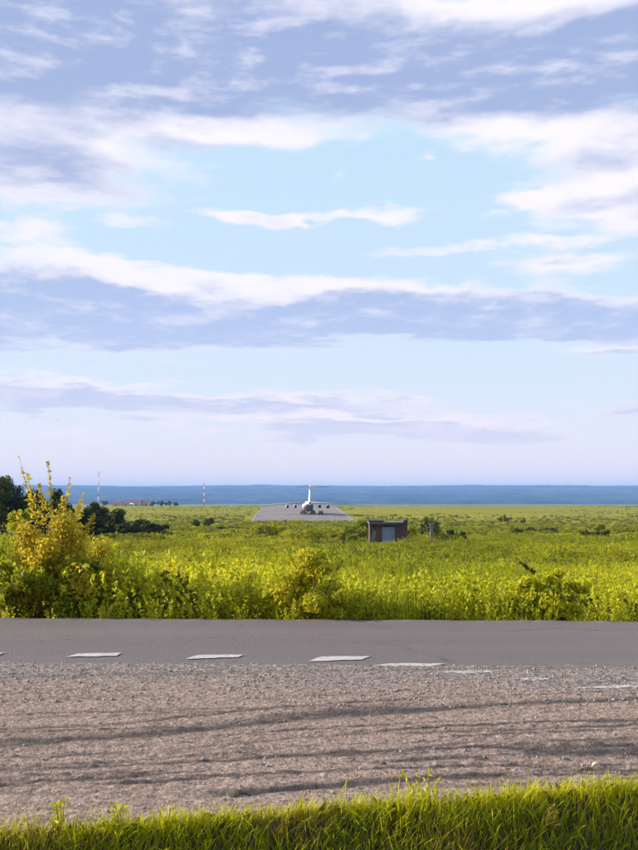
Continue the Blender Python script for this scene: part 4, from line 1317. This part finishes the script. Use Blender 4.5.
scatter('field_weeds', 'leafy yellow-green weeds growing beyond the road', 'weeds', W1, P, np.repeat((edge * r.uniform(0.55, 1.1, len(P)) * (0.55 + 0.95 * fbm(P[:, 0] * 0.55, P[:, 1] * 0.5, 615, 3)))[:, None], 3, 1), 2)
P, r = field_points(2600, 12.5, 40, 3, keep=lambda x, d: np.clip((fbm(x * 0.3, d * 0.35, 611, 3) - 0.47) * 7, 0.02, 1) * np.where((x < -0.5) & (x > -4) & (d < 20), 1.0, 0.45))
edge = np.clip((P[:, 1] - road_far(P[:, 0])) / 0.8, 0.45, 1)
scatter('dry_grass', 'dry straw-coloured grass among the weeds beyond the road', 'grass', D1, P, np.repeat((edge * r.uniform(0.6, 1.15, len(P)))[:, None], 3, 1), 3)
S1 = [weed_tuft('scrub_clump', 571 + i, 26, 1.0, 0.55, 0.11, m_, t_, 26, 0.5) for i, (m_, t_) in enumerate((('weed', 0.55), ('bush', 0.5), ('bush', 0.36), ('olive', 0.5)))]
P, r = field_points(1500, 14.5, 120, 7, 4.0, 0.8, keep=lambda x, d: np.clip((fbm(x * 0.10 + 3, d * 0.07, 645, 3) - 0.46) * 8, 0.03, 1))
scatter('field_scrub', 'loose mounds of leafy scrub standing out of the meadow', 'scrub', S1, P, np.repeat(r.uniform(0.5, 1.15, len(P))[:, None], 3, 1) * np.array([1.2, 1.2, 0.85]), 8)
# middle and far field
G2 = [grass_tuft('meadow_tuft', 531 + i, 60, 0.60, 0.42, 0.035, 'field', 0.38 + 0.1 * i) for i in range(3)] + [weed_tuft('meadow_weed', 541 + i, 14, 0.62, 0.42, 0.13, m_, t_, 12) for i, (m_, t_) in enumerate((('weed', 0.35), ('weed', 0.6), ('green', 0.35), ('olive', 0.5)))]
P, r = field_points(14000, 32, 105, 4, 6.0, 0.75)
hv = np.clip(0.45 + 1.5 * (fbm(P[:, 0] * 0.07, P[:, 1] * 0.05, 621, 3) - 0.3), 0.35, 1.4)
scatter('meadow_grass', 'yellow-green meadow of grass and weeds in the middle distance', 'grass', G2, P, np.stack([hv * 0 + 1, hv * 0 + 1, hv], 1) * r.uniform(0.7, 1.25, len(P))[:, None], 4)
G3 = [grass_tuft('far_tuft', 551 + i, 60, 0.55, 0.9, 0.10, 'field', 0.36 + 0.1 * i, 0.5) for i in range(2)] + [weed_tuft('far_weed', 561 + i, 22, 0.7, 0.8, 0.32, m_, 0.40, 8, 0.7) for i, m_ in enumerate(('olive', 'weed', 'olive', 'green'))]
P, r = field_points(34000, 100, 470, 5, 10.0, 0.8, keep=lambda x, d: np.clip((fbm(x * 0.03, d * 0.012, 631, 4) - 0.30) * 4.0, 0.12, 1) * np.clip((470 - d) / 260, 0, 1))
scatter('far_meadow_grass', 'olive and yellow meadow stretching to the runway', 'grass', G3, P, np.repeat((r.uniform(0.45, 1.0, len(P)) * (0.45 + 1.3 * fbm(P[:, 0] * 0.08, P[:, 1] * 0.035, 635, 3)))[:, None], 3, 1), 5)
P, r = field_points(9000, 372, 900, 6, 20.0, 0.9, keep=lambda x, d: np.clip((fbm(x * 0.012, d * 0.004, 641, 4) - 0.42) * 5.0, 0.02, 1))
scatter('airfield_grass', 'short pale green grass of the airfield beside the runway', 'grass', G3[:3], P, np.repeat(r.uniform(0.4, 0.9, len(P))[:, None], 3, 1), 6)

# verge grass in front of the camera, one mesh
def build_verge():
    r = np.random.default_rng(701)
    n = 100000
    x = r.uniform(-4.6, 4.8, n)
    yb = edge_near(x)
    y = yb - (yb - 2.7) * r.random(n) ** 1.15 + 0.05 * r.normal(size=n)
    pch = fbm(x * 1.9, y * 1.9, 703, 3)
    hh = (0.06 + 0.105 * r.random(n) ** 1.5) * (0.55 + 0.9 * pch)
    hh *= np.clip((yb - y) / 0.18 + 0.5, 0.35, 1.0)
    tall = r.random(n) < 0.02
    hh = np.where(tall, hh * 1.55, hh)
    ln = r.normal(size=(n, 2)) * (0.42 * hh)[:, None] + np.array([0.02, 0.0])
    base = np.stack([x, y, gz(x, y) - 0.01], 1)
    Vv, Ff = blades(base, hh, ln, 0.003 + 0.008 * r.random(n) ** 1.6, r)
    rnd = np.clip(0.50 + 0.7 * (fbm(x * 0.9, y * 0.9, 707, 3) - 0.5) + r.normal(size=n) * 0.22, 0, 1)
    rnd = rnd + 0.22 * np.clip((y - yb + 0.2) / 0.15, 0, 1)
    rnd = np.clip(rnd - 0.7 * np.clip((yb - y - 0.14) / 0.22, 0, 1) * (r.random(n) < 0.85), 0, 1)      # shade at the foot of the bank, painted in as darker blades
    dead = (fbm(x * 1.2 + 9, y * 1.6, 709, 3) > 0.60) & (r.random(n) < 0.55) | (r.random(n) < 0.03)
    g0, d0 = np.where(~dead)[0], np.where(dead)[0]
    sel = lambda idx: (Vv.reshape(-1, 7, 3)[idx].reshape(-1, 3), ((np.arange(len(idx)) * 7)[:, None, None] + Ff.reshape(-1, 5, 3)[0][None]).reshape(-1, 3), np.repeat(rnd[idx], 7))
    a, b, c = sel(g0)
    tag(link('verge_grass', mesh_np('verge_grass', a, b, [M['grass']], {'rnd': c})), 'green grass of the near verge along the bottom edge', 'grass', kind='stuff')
    a, b, c = sel(d0)
    tag(link('verge_dry_grass', mesh_np('verge_dry_grass', a, b, [M['dry']], {'rnd': c})), 'withered brown blades in the near verge', 'grass', kind='stuff')
    # broad leaves low in the turf
    m = 6000
    x = r.uniform(-4.6, 4.8, m); y = edge_near(x) - 0.03 - 1.7 * r.random(m)
    C = np.stack([x, y, gz(x, y) + 0.01 + 0.05 * r.random(m)], 1)
    a, b = leaves(C, 0.06, r, 0.42, 0.6)
    tag(link('verge_clover', mesh_np('verge_clover', a, b, [M['green']], {'rnd': np.repeat(np.clip(0.12 + r.normal(size=m) * 0.2, 0, 1), 4)})), 'small broad leaves low in the near verge', 'plants', kind='stuff')


build_verge()

# tall weeds that stand out of the verge
def verge_weed(px, py, h, seed, label, mat='grass'):
    x, y = pxy(px, py)
    r = np.random.default_rng(seed)
    t = thing('verge_weed', label, 'weed', (x, y, float(gz(x, y))), 0, 'taller weeds in the near verge')
    lines, C = [], []
    for i in range(4):
        tip = np.array([r.normal() * 0.25 * h, r.normal() * 0.2 * h, h * r.uniform(0.7, 1.0)])
        lines.append(([(0.01 * i - 0.015, 0, 0), tuple(tip * 0.5 + np.array([0.01, 0, 0])), tuple(tip)], 0.003, 0.0012))
        s_ = r.uniform(0.25, 1, 9)
        C.append(tip * s_[:, None] + r.normal(size=(9, 3)) * 0.012)
    C = np.vstack(C)
    a, b = leaves(C, 0.055, r, 0.30, 0.6)
    stems_mesh(lines, 0.003, 5).build('stems', M['twig'], t)
    link('foliage', mesh_np('foliage', a, b, [M[mat]], {'rnd': np.repeat(np.clip(0.7 + r.normal(size=len(C)) * 0.2, 0, 1), 4)}), t)


verge_weed(57, 842, 0.24, 1, 'tall leafy yellow-green weed in the near verge at the far left')
verge_weed(118, 838, 0.20, 2, 'pair of upright weed stalks in the near verge, left of centre')
verge_weed(420, 808, 0.21, 3, 'tall grassy weed in the near verge, right of centre')
verge_weed(555, 812, 0.15, 4, 'brownish leafy weed in the near verge at the right', 'dry')

# ------------------------------------------------------------------ haze over the valley
m, q, out = new_mat('haze_air')
pv = q.n('ShaderNodeVolumePrincipled')
pv.inputs['Color'].default_value = (0.26, 0.50, 1.0, 1)
pv.inputs['Density'].default_value = 1.12e-4
pv.inputs['Anisotropy'].default_value = 0.0
q.t.links.new(pv.outputs[0], out.inputs['Volume'])
hz = MB().box(-14300, 14300, -1000, 14300, -75, 150).build('haze', m)
tag(hz, 'thin blue haze lying over the plain and the far hills', 'haze', kind='stuff')
